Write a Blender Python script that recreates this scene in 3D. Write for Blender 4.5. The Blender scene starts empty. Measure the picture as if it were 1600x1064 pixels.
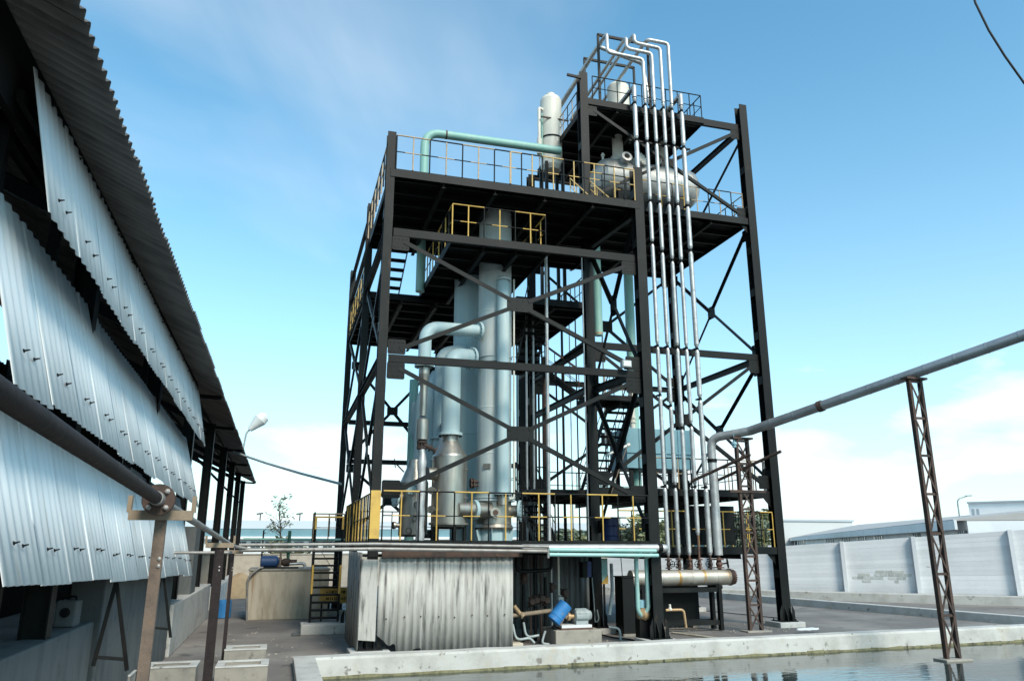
import bpy, math, random
from mathutils import Vector, Matrix
random.seed(7)
R = math.radians
scene = bpy.context.scene
col = scene.collection

# ------------------------------------------------------------------ camera
EYE = Vector((0.0, 0.0, 2.3)); FPX = 1190.0; PITCH = 14.96; YAW = 16.5
cam_d = bpy.data.cameras.new('camera')
cam = bpy.data.objects.new('camera', cam_d); col.objects.link(cam)
cam.location = EYE
cam.rotation_euler = (R(90 + PITCH), 0, R(-YAW))
cam_d.sensor_width = 36.0; cam_d.lens = 36.0 * FPX / 1600.0
cam_d.clip_start = 0.05; cam_d.clip_end = 3000
scene.camera = cam
_cp, _sp, _cy, _sy = math.cos(R(PITCH)), math.sin(R(PITCH)), math.cos(R(YAW)), math.sin(R(YAW))
FW = Vector((_sy * _cp, _cy * _cp, _sp)); RT = Vector((_cy, -_sy, 0)); UP = RT.cross(FW)
def at(x, y, Y):
    """survey helper: the world point on the vertical plane at depth Y seen at photo point x, y"""
    r = FW * FPX + RT * (x - 800) + UP * (532 - y)
    return EYE + r * (Y / r.y)
def gz(x, y, z=0.0):
    r = FW * FPX + RT * (x - 800) + UP * (532 - y)
    return EYE + r * ((z - EYE.z) / r.z)

# ------------------------------------------------------------------ sky, sun, exposure
SUN_AZ = 164.0      # compass bearing the sun stands at, clockwise from +Y
SUN_EL = 41.0
world = bpy.data.worlds.new('World'); scene.world = world; world.use_nodes = True
nt = world.node_tree; nt.nodes.clear()
def wn(t, **k):
    n = nt.nodes.new(t)
    for a, b in k.items(): setattr(n, a, b)
    return n
def wl(a, b): nt.links.new(a, b)
def wmath(op, a, b=None, clamp=False):
    n = wn('ShaderNodeMath', operation=op); n.use_clamp = clamp
    for i, v in enumerate((a, b)):
        if v is None: continue
        if isinstance(v, (int, float)): n.inputs[i].default_value = v
        else: wl(v, n.inputs[i])
    return n.outputs[0]
def wramp(v, a, b):
    n = wn('ShaderNodeMapRange'); n.interpolation_type = 'SMOOTHSTEP'
    wl(v, n.inputs[0]); n.inputs[1].default_value = a; n.inputs[2].default_value = b
    return n.outputs[0]
out = wn('ShaderNodeOutputWorld'); bg = wn('ShaderNodeBackground')
sky = wn('ShaderNodeTexSky', sky_type='NISHITA')
sky.sun_disc = False; sky.sun_elevation = R(SUN_EL); sky.sun_rotation = R(SUN_AZ)
sky.altitude = 0; sky.air_density = 1.0; sky.dust_density = 0.8; sky.ozone_density = 1.0
tc = wn('ShaderNodeTexCoord'); sep = wn('ShaderNodeSeparateXYZ'); wl(tc.outputs['Generated'], sep.inputs[0])
dx, dy, dz = sep.outputs
zc = wmath('MAXIMUM', dz, 0.0)
den = wmath('ADD', zc, 0.12)
u = wmath('DIVIDE', dx, den); v = wmath('DIVIDE', dy, den)
def cloud_noise(su, sv, rot, scale, detail, rough, off, dist=0.4):
    cb = wn('ShaderNodeCombineXYZ'); wl(u, cb.inputs[0]); wl(v, cb.inputs[1]); cb.inputs[2].default_value = off
    mp = wn('ShaderNodeMapping'); wl(cb.outputs[0], mp.inputs[0])
    mp.inputs['Rotation'].default_value = (0, 0, R(rot)); mp.vector_type = 'TEXTURE'; mp.inputs['Scale'].default_value = (1 / su, 1 / sv, 1)
    nz = wn('ShaderNodeTexNoise'); wl(mp.outputs[0], nz.inputs['Vector'])
    nz.inputs['Scale'].default_value = scale; nz.inputs['Detail'].default_value = detail
    nz.inputs['Roughness'].default_value = rough; nz.inputs['Distortion'].default_value = dist
    return nz.outputs['Fac']
CIRROT = 72
c1 = wramp(cloud_noise(0.35, 1.5, CIRROT, 1.0, 6, 0.52, 3.1, 0.5), 0.40, 0.74)     # high cirrus streaks
c2 = wramp(cloud_noise(0.8, 0.8, 10, 0.7, 5, 0.5, 8.4), 0.42, 0.75)       # broad thin veil
cir = wmath('MULTIPLY', wmath('MULTIPLY', c1, c2), 0.5)
cir = wmath('ADD', cir, wmath('MULTIPLY', c2, 0.25))
# low cumulus bank: direction-space noise, thick near the horizon
mp3 = wn('ShaderNodeMapping'); wl(tc.outputs['Generated'], mp3.inputs[0]); mp3.inputs['Scale'].default_value = (1, 1, 2.6)
mp3.inputs['Location'].default_value = (0.35, 0.2, 0.0)
n3 = wn('ShaderNodeTexNoise'); wl(mp3.outputs[0], n3.inputs['Vector']); n3.inputs['Scale'].default_value = 3.3
n3.inputs['Detail'].default_value = 9; n3.inputs['Roughness'].default_value = 0.52
thr = wmath('ADD', wmath('MULTIPLY', zc, 1.05), 0.335)
cum = wramp(wmath('SUBTRACT', n3.outputs['Fac'], thr), -0.02, 0.16)
haze_f = wmath('POWER', wmath('SUBTRACT', 1.0, zc, True), 4.2)
veil = wmath('MULTIPLY', haze_f, 0.80)
f1 = wmath('MAXIMUM', cir, veil)
f2 = wmath('MAXIMUM', f1, wmath('MULTIPLY', cum, 0.88))
mixc = wn('ShaderNodeMix', data_type='RGBA'); wl(f2, mixc.inputs[0])
tint = wn('ShaderNodeMix', data_type='RGBA', blend_type='MULTIPLY'); tint.inputs[0].default_value = 1.0; wl(sky.outputs[0], tint.inputs[6]); tint.inputs[7].default_value = (0.53, 0.975, 0.975, 1)
wl(tint.outputs[2], mixc.inputs[6]); mixc.inputs[7].default_value = (4.1, 4.35, 4.5, 1)
wl(mixc.outputs[2], bg.inputs[0]); bg.inputs[1].default_value = 0.12
wl(bg.outputs[0], out.inputs[0])
sun_d = bpy.data.lights.new('sun', 'SUN'); sun_d.energy = 1.9; sun_d.angle = R(18); sun_d.color = (1.0, 0.90, 0.78)
sun = bpy.data.objects.new('sun', sun_d); col.objects.link(sun)
sdir = Vector((math.sin(R(SUN_AZ)) * math.cos(R(SUN_EL)), math.cos(R(SUN_AZ)) * math.cos(R(SUN_EL)), math.sin(R(SUN_EL))))
sun.rotation_euler = (-sdir).to_track_quat('-Z', 'Y').to_euler(); sun.location = (0, 0, 40)
scene.view_settings.view_transform = 'Standard'; scene.view_settings.look = 'None'
scene.view_settings.exposure = 1.15; scene.view_settings.gamma = 1.0; scene.view_settings.use_curve_mapping = False
scene.render.engine = 'CYCLES'

# ------------------------------------------------------------------ materials
MATS = {}
def material(name, base, rough=0.6, metal=0.0, var=None, vscale=3.0, vlo=0.4, vhi=0.7, stretch=(1, 1, 1),
             spots=None, sscale=8.0, slo=0.6, shi=0.68, sstretch=(1, 1, 1), spots2=None, s2scale=2.0, s2lo=0.6, s2hi=0.7,
             s2stretch=(1, 1, 1), bump=0.0, bscale=20.0, bstretch=(1, 1, 1), rvar=0.0, spec=0.4, zramp=None, objvar=0.08):
    m = bpy.data.materials.new(name); m.use_nodes = True; t = m.node_tree
    b = t.nodes['Principled BSDF']; b.inputs['Roughness'].default_value = rough; b.inputs['Metallic'].default_value = metal
    b.inputs['Specular IOR Level'].default_value = spec
    geo = t.nodes.new('ShaderNodeNewGeometry')
    def noise(scale, st, detail=5):
        mp = t.nodes.new('ShaderNodeMapping'); t.links.new(geo.outputs['Position'], mp.inputs[0]); mp.inputs['Scale'].default_value = st
        n = t.nodes.new('ShaderNodeTexNoise'); t.links.new(mp.outputs[0], n.inputs['Vector'])
        n.inputs['Scale'].default_value = scale; n.inputs['Detail'].default_value = detail; n.inputs['Roughness'].default_value = 0.6
        return n.outputs['Fac']
    def rng(s, lo, hi):
        r = t.nodes.new('ShaderNodeMapRange'); r.interpolation_type = 'SMOOTHSTEP'; t.links.new(s, r.inputs[0])
        r.inputs[1].default_value = lo; r.inputs[2].default_value = hi; return r.outputs[0]
    cur = None
    def layer(fac, c):
        nonlocal cur
        mx = t.nodes.new('ShaderNodeMix'); mx.data_type = 'RGBA'; t.links.new(fac, mx.inputs[0])
        if cur is None: mx.inputs[6].default_value = (*base, 1)
        else: t.links.new(cur, mx.inputs[6])
        mx.inputs[7].default_value = (*c, 1); cur = mx.outputs[2]
    if var: layer(rng(noise(vscale, stretch), vlo, vhi), var)
    if spots2: layer(rng(noise(s2scale, s2stretch, 6), s2lo, s2hi), spots2)
    if spots:
        sn = noise(sscale, sstretch, 6)
        if zramp:      # grime runs down from the top edge, or creeps up from the bottom
            sx_ = t.nodes.new('ShaderNodeSeparateXYZ'); t.links.new(geo.outputs['Position'], sx_.inputs[0])
            mm = t.nodes.new('ShaderNodeMath'); mm.operation = 'MULTIPLY_ADD'; t.links.new(sx_.outputs[2], mm.inputs[0]); mm.inputs[1].default_value = zramp[0]; mm.inputs[2].default_value = zramp[1]
            ad = t.nodes.new('ShaderNodeMath'); t.links.new(sn, ad.inputs[0]); t.links.new(mm.outputs[0], ad.inputs[1]); sn = ad.outputs[0]
        layer(rng(sn, slo, shi), spots)
    if cur is None:
        rc = t.nodes.new('ShaderNodeRGB'); rc.outputs[0].default_value = (*base, 1); cur = rc.outputs[0]
    oi = t.nodes.new('ShaderNodeObjectInfo'); hv = t.nodes.new('ShaderNodeHueSaturation'); mr = t.nodes.new('ShaderNodeMapRange')
    t.links.new(oi.outputs['Random'], mr.inputs[0]); mr.inputs[3].default_value = 1 - objvar; mr.inputs[4].default_value = 1 + objvar
    t.links.new(mr.outputs[0], hv.inputs['Value']); t.links.new(cur, hv.inputs['Color']); t.links.new(hv.outputs[0], b.inputs['Base Color'])
    if rvar:
        rr = rng(noise(vscale * 1.7, stretch), 0.3, 0.7); ml = t.nodes.new('ShaderNodeMapRange'); t.links.new(rr, ml.inputs[0])
        ml.inputs[3].default_value = rough - rvar; ml.inputs[4].default_value = rough + rvar; t.links.new(ml.outputs[0], b.inputs['Roughness'])
    if bump:
        bp = t.nodes.new('ShaderNodeBump'); bp.inputs['Strength'].default_value = bump; bp.inputs['Distance'].default_value = 0.02
        t.links.new(noise(bscale, bstretch, 6), bp.inputs['Height']); t.links.new(bp.outputs[0], b.inputs['Normal'])
    MATS[name] = m
    return m
M = material
M('steel', (0.0035, 0.0045, 0.0045), 0.55, var=(0.0095, 0.0100, 0.0095), vscale=1.6, stretch=(1, 1, .6), spots=(0.034, 0.022, 0.016), sscale=6, slo=0.60, shi=0.78, sstretch=(1, 1, .45), bump=0.15, bscale=30, spec=.22, objvar=.35)
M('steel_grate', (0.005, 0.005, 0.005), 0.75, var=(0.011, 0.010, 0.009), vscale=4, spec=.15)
M('rust_steel', (0.075, 0.045, 0.034), 0.75, var=(0.035, 0.027, 0.025), vscale=5, stretch=(1, 1, .4), spots=(0.16, 0.09, 0.05), sscale=14, slo=.6, shi=.72, bump=.3)
M('yellow', (0.54, 0.345, 0.075), 0.55, var=(0.44, 0.27, 0.07), vscale=6, spots=(0.16, 0.10, 0.05), sscale=26, slo=0.68, shi=0.74)
M('sun_yellow', (0.56, 0.37, 0.13), 0.55, var=(0.46, 0.30, 0.12), vscale=7, spots=(.12, .09, .05), sscale=24, slo=.64, shi=.72)
M('faded', (0.46, 0.34, 0.22), 0.6, var=(0.35, 0.26, 0.16), vscale=8, spots=(0.10, .08, .06), sscale=22, slo=.64, shi=.72)
M('alu', (0.50, 0.50, 0.495), 0.48, .6, var=(0.38, 0.38, 0.375), vscale=3.5, bump=0.16, bscale=9, rvar=.08)
M('alu_stained', (0.46, 0.43, 0.38), 0.45, 0.55, var=(0.36, 0.33, 0.28), vscale=3, spots=(0.36, 0.20, 0.05), sscale=1.0, sstretch=(5.0, .5, .5), slo=0.57, shi=0.68, bump=0.12, bscale=8)
M('stainless', (0.40, 0.375, 0.33), 0.40, 0.9, var=(0.31, 0.28, 0.24), vscale=2.0, stretch=(3, 3, .5), spots=(0.22, .19, .15), sscale=3, slo=.58, shi=.8, sstretch=(4, 4, .4), bump=.05, rvar=.08)
M('pale_blue', (0.315, 0.43, 0.455), 0.55, var=(0.39, 0.475, 0.475), vscale=2.5, stretch=(2.5, 2.5, .25), spots=(0.36, 0.37, 0.32), sscale=3.2, slo=.60, shi=.8, sstretch=(5, 5, .22), bump=.05, bscale=12)
M('pale_grey', (0.50, 0.54, 0.52), 0.5, var=(0.41, 0.49, 0.50), vscale=2.0, stretch=(3, 3, .2), spots=(0.42, 0.38, 0.29), sscale=3, slo=.58, shi=.8, sstretch=(5, 5, .25), bump=.05, bscale=12)
M('cream', (0.66, 0.63, 0.55), 0.5, var=(0.56, 0.54, 0.47), vscale=2.5, stretch=(2, 2, .4), spots=(.42, .36, .25), sscale=5, slo=.66, shi=.8, sstretch=(3, 3, .4))
M('teal', (0.22, 0.42, 0.37), 0.5, var=(0.28, 0.45, 0.40), vscale=2, stretch=(2, 2, .4), spots=(.35, .42, .32), sscale=5, slo=.64, shi=.8)
M('teal_pipe', (0.27, 0.47, 0.44), 0.45, var=(0.34, 0.50, 0.47), vscale=5)
M('tank_blue', (0.22, 0.40, 0.46), 0.5, var=(0.17, 0.33, 0.39), vscale=1.5, stretch=(1, 1, .4))
M('barrel_blue', (0.012, 0.03, 0.13), 0.4, var=(0.02, .04, .16), vscale=3)
M('guard_blue', (0.03, 0.18, 0.45), 0.45, var=(0.05, 0.24, 0.52), vscale=4, spots=(.2, .22, .24), sscale=7, slo=.62, shi=.72)
M('louvre', (0.74, 0.765, 0.77), 0.6, var=(0.66, 0.69, 0.70), vscale=1.4, stretch=(1.2, 2.2, .35), spots=(0.46, 0.43, 0.36), sscale=2.2, sstretch=(1, 4.0, .25), slo=.58, shi=.80, spots2=(.66, .72, .75), s2scale=5, s2stretch=(1, 2, .2), s2lo=.5, s2hi=.7, bump=.08, bscale=6)
M('roof_sheet', (0.19, 0.178, 0.17), 0.85, var=(0.11, 0.103, 0.098), vscale=1.3, stretch=(.5, 1.6, 1), spots=(0.09, .083, .08), sscale=2.5, sstretch=(.4, 2.5, 1), slo=.5, shi=.75)
M('dirty_sheet', (0.45, 0.435, 0.40), 0.85, var=(0.34, 0.325, 0.295), vscale=3, stretch=(2, 2, .3), spots=(0.085, 0.082, 0.078), sscale=3.0, sstretch=(3.6, 1.0, .36), slo=0.49, shi=0.76, zramp=(.055, -.05),
  spots2=(0.34, .27, .17), s2scale=1.0, s2stretch=(1.5, 1.5, 1.0), s2lo=.66, s2hi=.82, bump=.2, bscale=10)
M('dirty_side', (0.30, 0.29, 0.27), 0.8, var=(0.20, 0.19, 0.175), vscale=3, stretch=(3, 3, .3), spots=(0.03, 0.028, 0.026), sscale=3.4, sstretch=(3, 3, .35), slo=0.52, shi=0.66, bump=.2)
M('grey_sheet', (0.22, 0.235, 0.235), 0.7, var=(0.12, 0.125, 0.125), vscale=3, stretch=(3, 3, .25))
M('concrete', (0.30, 0.275, 0.235), 0.85, var=(0.215, 0.20, 0.175), vscale=2.4, spots=(0.13, .115, .10), sscale=5, slo=.58, shi=.75, bump=.25, bscale=25)
M('concrete_stained', (0.50, 0.44, 0.35), 0.85, var=(0.36, 0.31, 0.23), vscale=2.0, stretch=(2, 2, .5), spots=(0.12, .10, .08), sscale=2.6, sstretch=(3, 3, .22), slo=.60, shi=.72,
  spots2=(.33, .16, .06), s2scale=1.6, s2stretch=(3.5, 1, .06), s2lo=.64, s2hi=.72, bump=.2)
M('concrete_dark', (0.10, 0.108, 0.108), 0.85, var=(0.07, 0.076, 0.077), vscale=2, stretch=(2, 2, .6), spots=(.055, .055, .055), sscale=4, slo=.6, shi=.75, bump=.2)
M('whitewash', (0.47, 0.46, 0.435), 0.85, var=(0.36, 0.35, 0.325), vscale=1.8, spots=(0.20, 0.185, 0.16), sscale=4.5, slo=.61, shi=.69, spots2=(.42, .39, .33), s2scale=2.2, s2lo=.56, s2hi=.72, bump=.3, bscale=18)
M('wall_white', (0.60, 0.605, 0.615), 0.8, var=(0.54, 0.545, 0.555), vscale=.8, spots=(0.30, .29, .27), sscale=1.4, sstretch=(1, 1, 1.6), slo=.71, shi=.75, bump=.25, bscale=14)
M('algae', (0.20, 0.185, 0.10), 0.7, var=(0.09, 0.085, 0.045), vscale=6, spots=(.03, .03, .02), sscale=9, slo=.58, shi=.66)
M('ground', (0.145, 0.130, 0.119), 0.85, var=(0.235, 0.215, 0.195), vscale=.35, spots=(0.075, .07, .067), sscale=1.3, slo=.58, shi=.72, spots2=(.24, .215, .185), s2scale=2.6, s2lo=.64, s2hi=.8, bump=.3, bscale=30, rvar=.08)
M('ground_far', (0.18, 0.16, 0.12), 0.95, var=(0.12, 0.115, 0.07), vscale=.15)
M('sand', (0.42, 0.31, 0.19), 0.95, var=(0.34, 0.25, 0.15), vscale=4, bump=.4)
M('pond_floor', (0.06, 0.075, 0.055), 0.9)
M('white_paint', (0.72, 0.73, 0.73), 0.6, var=(0.64, 0.66, 0.67), vscale=.6)
M('far_roof', (0.42, 0.40, 0.385), 0.7, var=(0.37, 0.355, 0.34), vscale=.5)
M('bare', (0.42, 0.425, 0.40), 0.9, var=(0.33, .335, .31), vscale=6, objvar=.2)
M('haze_white', (0.50, 0.51, 0.51), 0.7)
M('far_teal', (0.15, 0.27, 0.31), 0.6, var=(.12, .23, .27), vscale=.4)
M('far_grey', (0.36, 0.40, 0.43), 0.7)
M('dark_void', (0.02, 0.02, 0.02), 0.9)
M('glass_dark', (0.05, 0.075, 0.085), 0.15, spec=.6)
M('wood', (0.26, 0.2, 0.14), 0.8, var=(0.18, .14, .1), vscale=9)
M('blockwork', (0.40, 0.36, 0.30), 0.9, var=(0.33, .29, .24), vscale=2.5, bump=.3)
M('lamp_white', (0.6, 0.62, 0.6), 0.4)
M('galv', (0.30, 0.29, 0.275), 0.5, 0.35, var=(0.20, .18, .165), vscale=5, spots=(.12, .07, .05), sscale=9, slo=.62, shi=.74)
M('alu_dull', (0.36, 0.37, 0.38), 0.42, 0.6, var=(.28, .285, .29), vscale=2.5, bump=.08)
M('alu_drum', (0.46, 0.46, 0.44), 0.55, .5, var=(.36, .355, .34), vscale=3, bump=.2, bscale=7)
M('dark_pipe', (0.028, .020, .020), .6, var=(.018, .014, .014), vscale=9, spots=(.06, .048, .045), sscale=22, slo=.62, shi=.72, bump=.2, spec=.2)
M('rust_wood', (0.17, .125, .095), .8, var=(.11, .08, .065), vscale=6, spots=(.25, .13, .05), sscale=14, slo=.63, shi=.7, bump=.3, bscale=40)
M('guard_dark', (.02, .06, .16), .5)
M('valve_green', (.03, .10, .07), .5)
M('rubber', (0.02, 0.02, 0.022), 0.6)
M('copper', (0.45, 0.30, 0.16), 0.45, .3, var=(.3, .2, .12), vscale=8)
M('valve_red', (0.13, 0.065, 0.045), 0.65, var=(.08, .05, .04), vscale=12)
M('motor_grey', (0.33, 0.37, 0.37), 0.5, var=(.24, .27, .27), vscale=9)
M('bark', (0.10, .08, .06), .9)
M('leaf', (0.14, 0.165, 0.085), .6, var=(.18, .18, .09), vscale=1.5)  # green lightened, distance haze mixed into the colour
M('leaf_hazy', (0.17, 0.20, 0.14), .6, var=(.12, .145, .10), vscale=1)  # paler and greyer leaf, with the haze put into its colour
# water: dark murky body under a rippled surface
wm = bpy.data.materials.new('water'); wm.use_nodes = True; MATS['water'] = wm
_t = wm.node_tree; _b = _t.nodes['Principled BSDF']
_b.inputs['Base Color'].default_value = (0.038, 0.052, 0.050, 1); _b.inputs['Roughness'].default_value = 0.04; _b.inputs['IOR'].default_value = 1.33
_b.inputs['Specular IOR Level'].default_value = 0.75
_g = _t.nodes.new('ShaderNodeNewGeometry'); _mp = _t.nodes.new('ShaderNodeMapping'); _t.links.new(_g.outputs['Position'], _mp.inputs[0])
_mp.inputs['Rotation'].default_value = (0, 0, R(-14)); _mp.inputs['Scale'].default_value = (.9, 2.6, 1)
_n = _t.nodes.new('ShaderNodeTexNoise'); _t.links.new(_mp.outputs[0], _n.inputs['Vector']); _n.inputs['Scale'].default_value = 2.2; _n.inputs['Detail'].default_value = 3
_bp = _t.nodes.new('ShaderNodeBump'); _bp.inputs['Strength'].default_value = 0.10; _bp.inputs['Distance'].default_value = 0.05
_t.links.new(_n.outputs['Fac'], _bp.inputs['Height']); _t.links.new(_bp.outputs[0], _b.inputs['Normal'])

# ------------------------------------------------------------------ mesh builder
V = Vector
def frame(d):
    d = d.normalized()
    ref = V((0, 0, 1)) if abs(d.z) < 0.95 else V((0, 1, 0))
    s = d.cross(ref).normalized(); return s, s.cross(d).normalized()
class MB:
    def __init__(s): s.v = []; s.f = []; s.mi = []; s.sm = []; s.m = 0
    def face(s, idx, smooth=False): s.f.append(idx); s.mi.append(s.m); s.sm.append(smooth)
    def box8(s, p):
        b = len(s.v); s.v += [V(q) for q in p]
        for q in ((3, 2, 1, 0), (4, 5, 6, 7), (0, 1, 5, 4), (1, 2, 6, 5), (2, 3, 7, 6), (3, 0, 4, 7)): s.face([b + i for i in q])
        return s
    def box(s, x0, x1, y0, y1, z0, z1):
        return s.box8([(x0, y0, z0), (x1, y0, z0), (x1, y1, z0), (x0, y1, z0), (x0, y0, z1), (x1, y0, z1), (x1, y1, z1), (x0, y1, z1)])
    def bar(s, p, q, w, h, up=None, ow=0, oh=0):
        """rectangular bar p to q, w across, h along 'up'"""
        p, q = V(p), V(q); d = (q - p).normalized()
        if up is None: a, b = frame(d)
        else:
            a = d.cross(V(up)).normalized(); b = a.cross(d).normalized()
        off = a * ow + b * oh; p = p + off; q = q + off
        c = [(-w / 2, -h / 2), (w / 2, -h / 2), (w / 2, h / 2), (-w / 2, h / 2)]
        return s.box8([p + a * i + b * j for i, j in c] + [q + a * i + b * j for i, j in c])
    def ring_tube(s, rings, n, cap=True, smooth=True):
        b = len(s.v)
        for r in rings: s.v += r
        for k in range(len(rings) - 1):
            for i in range(n):
                j = (i + 1) % n
                s.face([b + k * n + i, b + k * n + j, b + (k + 1) * n + j, b + (k + 1) * n + i], smooth)
        if cap:
            for k, rev in ((0, True), (len(rings) - 1, False)):
                c = len(s.v); s.v += [x.copy() for x in rings[k]]
                idx = list(range(c, c + n)); s.face(idx[::-1] if rev else idx)
        return s
    def tube(s, pts, r, n=12, bend=0.0, cap=True, arc=6):
        pts = [V(p) for p in pts]
        if bend > 0 and len(pts) > 2:
            o = [pts[0]]
            for i in range(1, len(pts) - 1):
                a, b, c = pts[i - 1], pts[i], pts[i + 1]
                u1 = (a - b); u2 = (c - b); l = min(bend, u1.length * .49, u2.length * .49)
                u1.normalize(); u2.normalize(); p1 = b + u1 * l; p2 = b + u2 * l
                for k in range(arc + 1):
                    t = k / arc; o.append(p1 * (1 - t) ** 2 + b * 2 * t * (1 - t) + p2 * t * t)
            o.append(pts[-1]); pts = o
        rr = r if isinstance(r, (list, tuple)) else [r] * len(pts)
        rings = []; a = None
        for i, p in enumerate(pts):
            d = (pts[min(i + 1, len(pts) - 1)] - pts[max(i - 1, 0)]).normalized()
            if a is None: a, b = frame(d)
            else:
                a = (a - d * a.dot(d)).normalized(); b = d.cross(a).normalized()
            if i == 0: b = d.cross(a).normalized()
            rings.append([p + (a * math.cos(2 * math.pi * k / n) + b * math.sin(2 * math.pi * k / n)) * rr[i] for k in range(n)])
        return s.ring_tube(rings, n, cap)
    def lathe(s, o, axis, prof, n=24, smooth=True, cap=True):
        """prof: list of (distance along axis, radius)"""
        o = V(o); ax = V(axis).normalized(); a, b = frame(ax); b = ax.cross(a)
        for i in range(len(prof) - 1):
            r = [[o + ax * h + (a * math.cos(2 * math.pi * k / n) + b * math.sin(2 * math.pi * k / n)) * max(q, .0005) for k in range(n)] for h, q in prof[i:i + 2]]
            s.ring_tube(r, n, False, smooth)
        if cap:
            for (h, q), rev in ((prof[0], True), (prof[-1], False)):
                if q > .001:
                    c = len(s.v); s.v += [o + ax * h + (a * math.cos(2 * math.pi * k / n) + b * math.sin(2 * math.pi * k / n)) * q for k in range(n)]
                    idx = list(range(c, c + n)); s.face(idx[::-1] if rev else idx)
        return s
    def cyl(s, p, q, r, n=12):
        p, q = V(p), V(q); return s.lathe(p, q - p, [(0, r), ((q - p).length, r)], n)
    def plate(s, pts, nrm, t):
        """flat polygon with thickness t along nrm"""
        pts = [V(p) for p in pts]; nr = V(nrm).normalized() * t; b = len(s.v); n = len(pts)
        s.v += pts + [p + nr for p in pts]
        s.face(list(range(b + n - 1, b - 1, -1))); s.face(list(range(b + n, b + 2 * n)))
        for i in range(n):
            j = (i + 1) % n; s.face([b + i, b + j, b + n + j, b + n + i])
        return s
    def hsec(s, p, q, w, d, tf=.02, tw=.014, up=(0, 0, 1)):
        """H section: flanges w wide, d apart along 'up'"""
        s.bar(p, q, w, tf, up, 0, d / 2 - tf / 2); s.bar(p, q, w, tf, up, 0, -d / 2 + tf / 2)
        return s.bar(p, q, tw, d - 2 * tf, up)
    def corr(s, o, ux, uy, nrm, w, h, pitch=.15, amp=.025, t=.006, per=6, rag=None):
        """corrugated sheet: width along ux, height along uy, waves along nrm"""
        o, ux, uy, nrm = V(o), V(ux).normalized(), V(uy).normalized(), V(nrm).normalized()
        n = max(2, int(round(w / pitch * per))); b = len(s.v)
        for i in range(n + 1):
            x = w * i / n; z = amp * math.sin(2 * math.pi * x / pitch)
            lo = rag(x) if rag else 0.0
            for yy in (lo, h):
                for k in (0, t): s.v.append(o + ux * x + uy * yy + nrm * (z + k))
        for i in range(n):
            c = b + 4 * i; e = c + 4
            s.face([c + 1, e + 1, e + 3, c + 3], True); s.face([c, c + 2, e + 2, e], True)
            s.face([c, e, e + 1, c + 1]); s.face([c + 2, c + 3, e + 3, e + 2])
        s.face([b, b + 1, b + 3, b + 2]); c = b + 4 * n; s.face([c, c + 2, c + 3, c + 1])
        return s
def wloc(o):
    p = V((0, 0, 0))
    while o is not None: p = p + o.location; o = o.parent
    return p
def build(name, mb, mats, parent=None, base=False, bevel=0.0):
    if not isinstance(mats, (list, tuple)): mats = [mats]
    xs = [p.x for p in mb.v]; ys = [p.y for p in mb.v]; zs = [p.z for p in mb.v]
    c = V(((min(xs) + max(xs)) / 2, (min(ys) + max(ys)) / 2, min(zs) if base or parent is None else (min(zs) + max(zs)) / 2))
    me = bpy.data.meshes.new(name); me.from_pydata([p - c for p in mb.v], [], mb.f)
    for m in mats: me.materials.append(MATS[m])
    me.polygons.foreach_set('material_index', mb.mi); me.polygons.foreach_set('use_smooth', mb.sm); me.update()
    o = bpy.data.objects.new(name, me); col.objects.link(o)
    o.location = c - (wloc(parent) if parent else V((0, 0, 0))); o.parent = parent
    if bevel:
        bv = o.modifiers.new('bevel', 'BEVEL'); bv.width = bevel; bv.segments = 2; bv.limit_method = 'ANGLE'; bv.angle_limit = R(40)
    return o
def tag(o, label, cat, group=None):
    o['label'] = label; o['category'] = cat
    if group: o['group'] = group
    return o
def thing(name, loc, label, cat, group=None):
    o = bpy.data.objects.new(name, None); col.objects.link(o); o.location = V(loc); o.empty_display_size = .3
    return tag(o, label, cat, group)
def structure(o): o['kind'] = 'structure'; return o
def rnd(a, b): return random.uniform(a, b)

# ================================================================== SETTING
RIM_W = 0.40
def rim_y(x): return 16.98 + 0.038 * (x - 5)         # ground-side edge of the pond's far wall
WZ = -0.24
PX0, PX1 = 0.44, 60.0
# ground: one sheet out to the horizon with the pond cut out of it
g = MB(); S = 900.0
def quad(mb, a, b, c, d): k = len(mb.v); mb.v += [V(a), V(b), V(c), V(d)]; mb.face([k, k + 1, k + 2, k + 3])
quad(g, (-S, -S, 0), (PX0, -S, 0), (PX0, rim_y(PX0), 0), (-S, rim_y(PX0), 0))
quad(g, (-S, rim_y(PX0), 0), (PX0, rim_y(PX0), 0), (PX0, 60, 0), (-S, 60, 0))
quad(g, (PX0, rim_y(PX0), 0), (PX1, rim_y(PX1), 0), (PX1, 60, 0), (PX0, 60, 0))
quad(g, (PX1, -S, 0), (S, -S, 0), (S, 60, 0), (PX1, 60, 0))
quad(g, (PX0, -S, 0), (PX1, -S, 0), (PX1, -12, 0), (PX0, -12, 0))
structure(build('ground', g, 'ground'))
g = MB(); quad(g, (-S, 60, 0), (S, 60, 0), (S, 2500, 0), (-S, 2500, 0)); structure(build('far_ground', g, 'ground_far'))
g = MB(); quad(g, (PX0, -12, WZ), (PX1, -12, WZ), (PX1, 19.2, WZ), (PX0, 17, WZ)); structure(build('pond_water', g, 'water'))
pw = thing('pond_wall', (8, rim_y(8), 0), 'low whitewashed concrete rim around the pond with algae at the waterline', 'wall')
m = MB()
ZR = 0.16
def rimseg(x0, x1):
    a, b = rim_y(x0), rim_y(x1)
    m.box8([(x0, a - RIM_W, -.6), (x1, b - RIM_W, -.6), (x1, b, -.6), (x0, a, -.6), (x0, a - RIM_W + .03, ZR), (x1, b - RIM_W + .03, ZR), (x1, b, ZR), (x0, a, ZR)])
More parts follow.
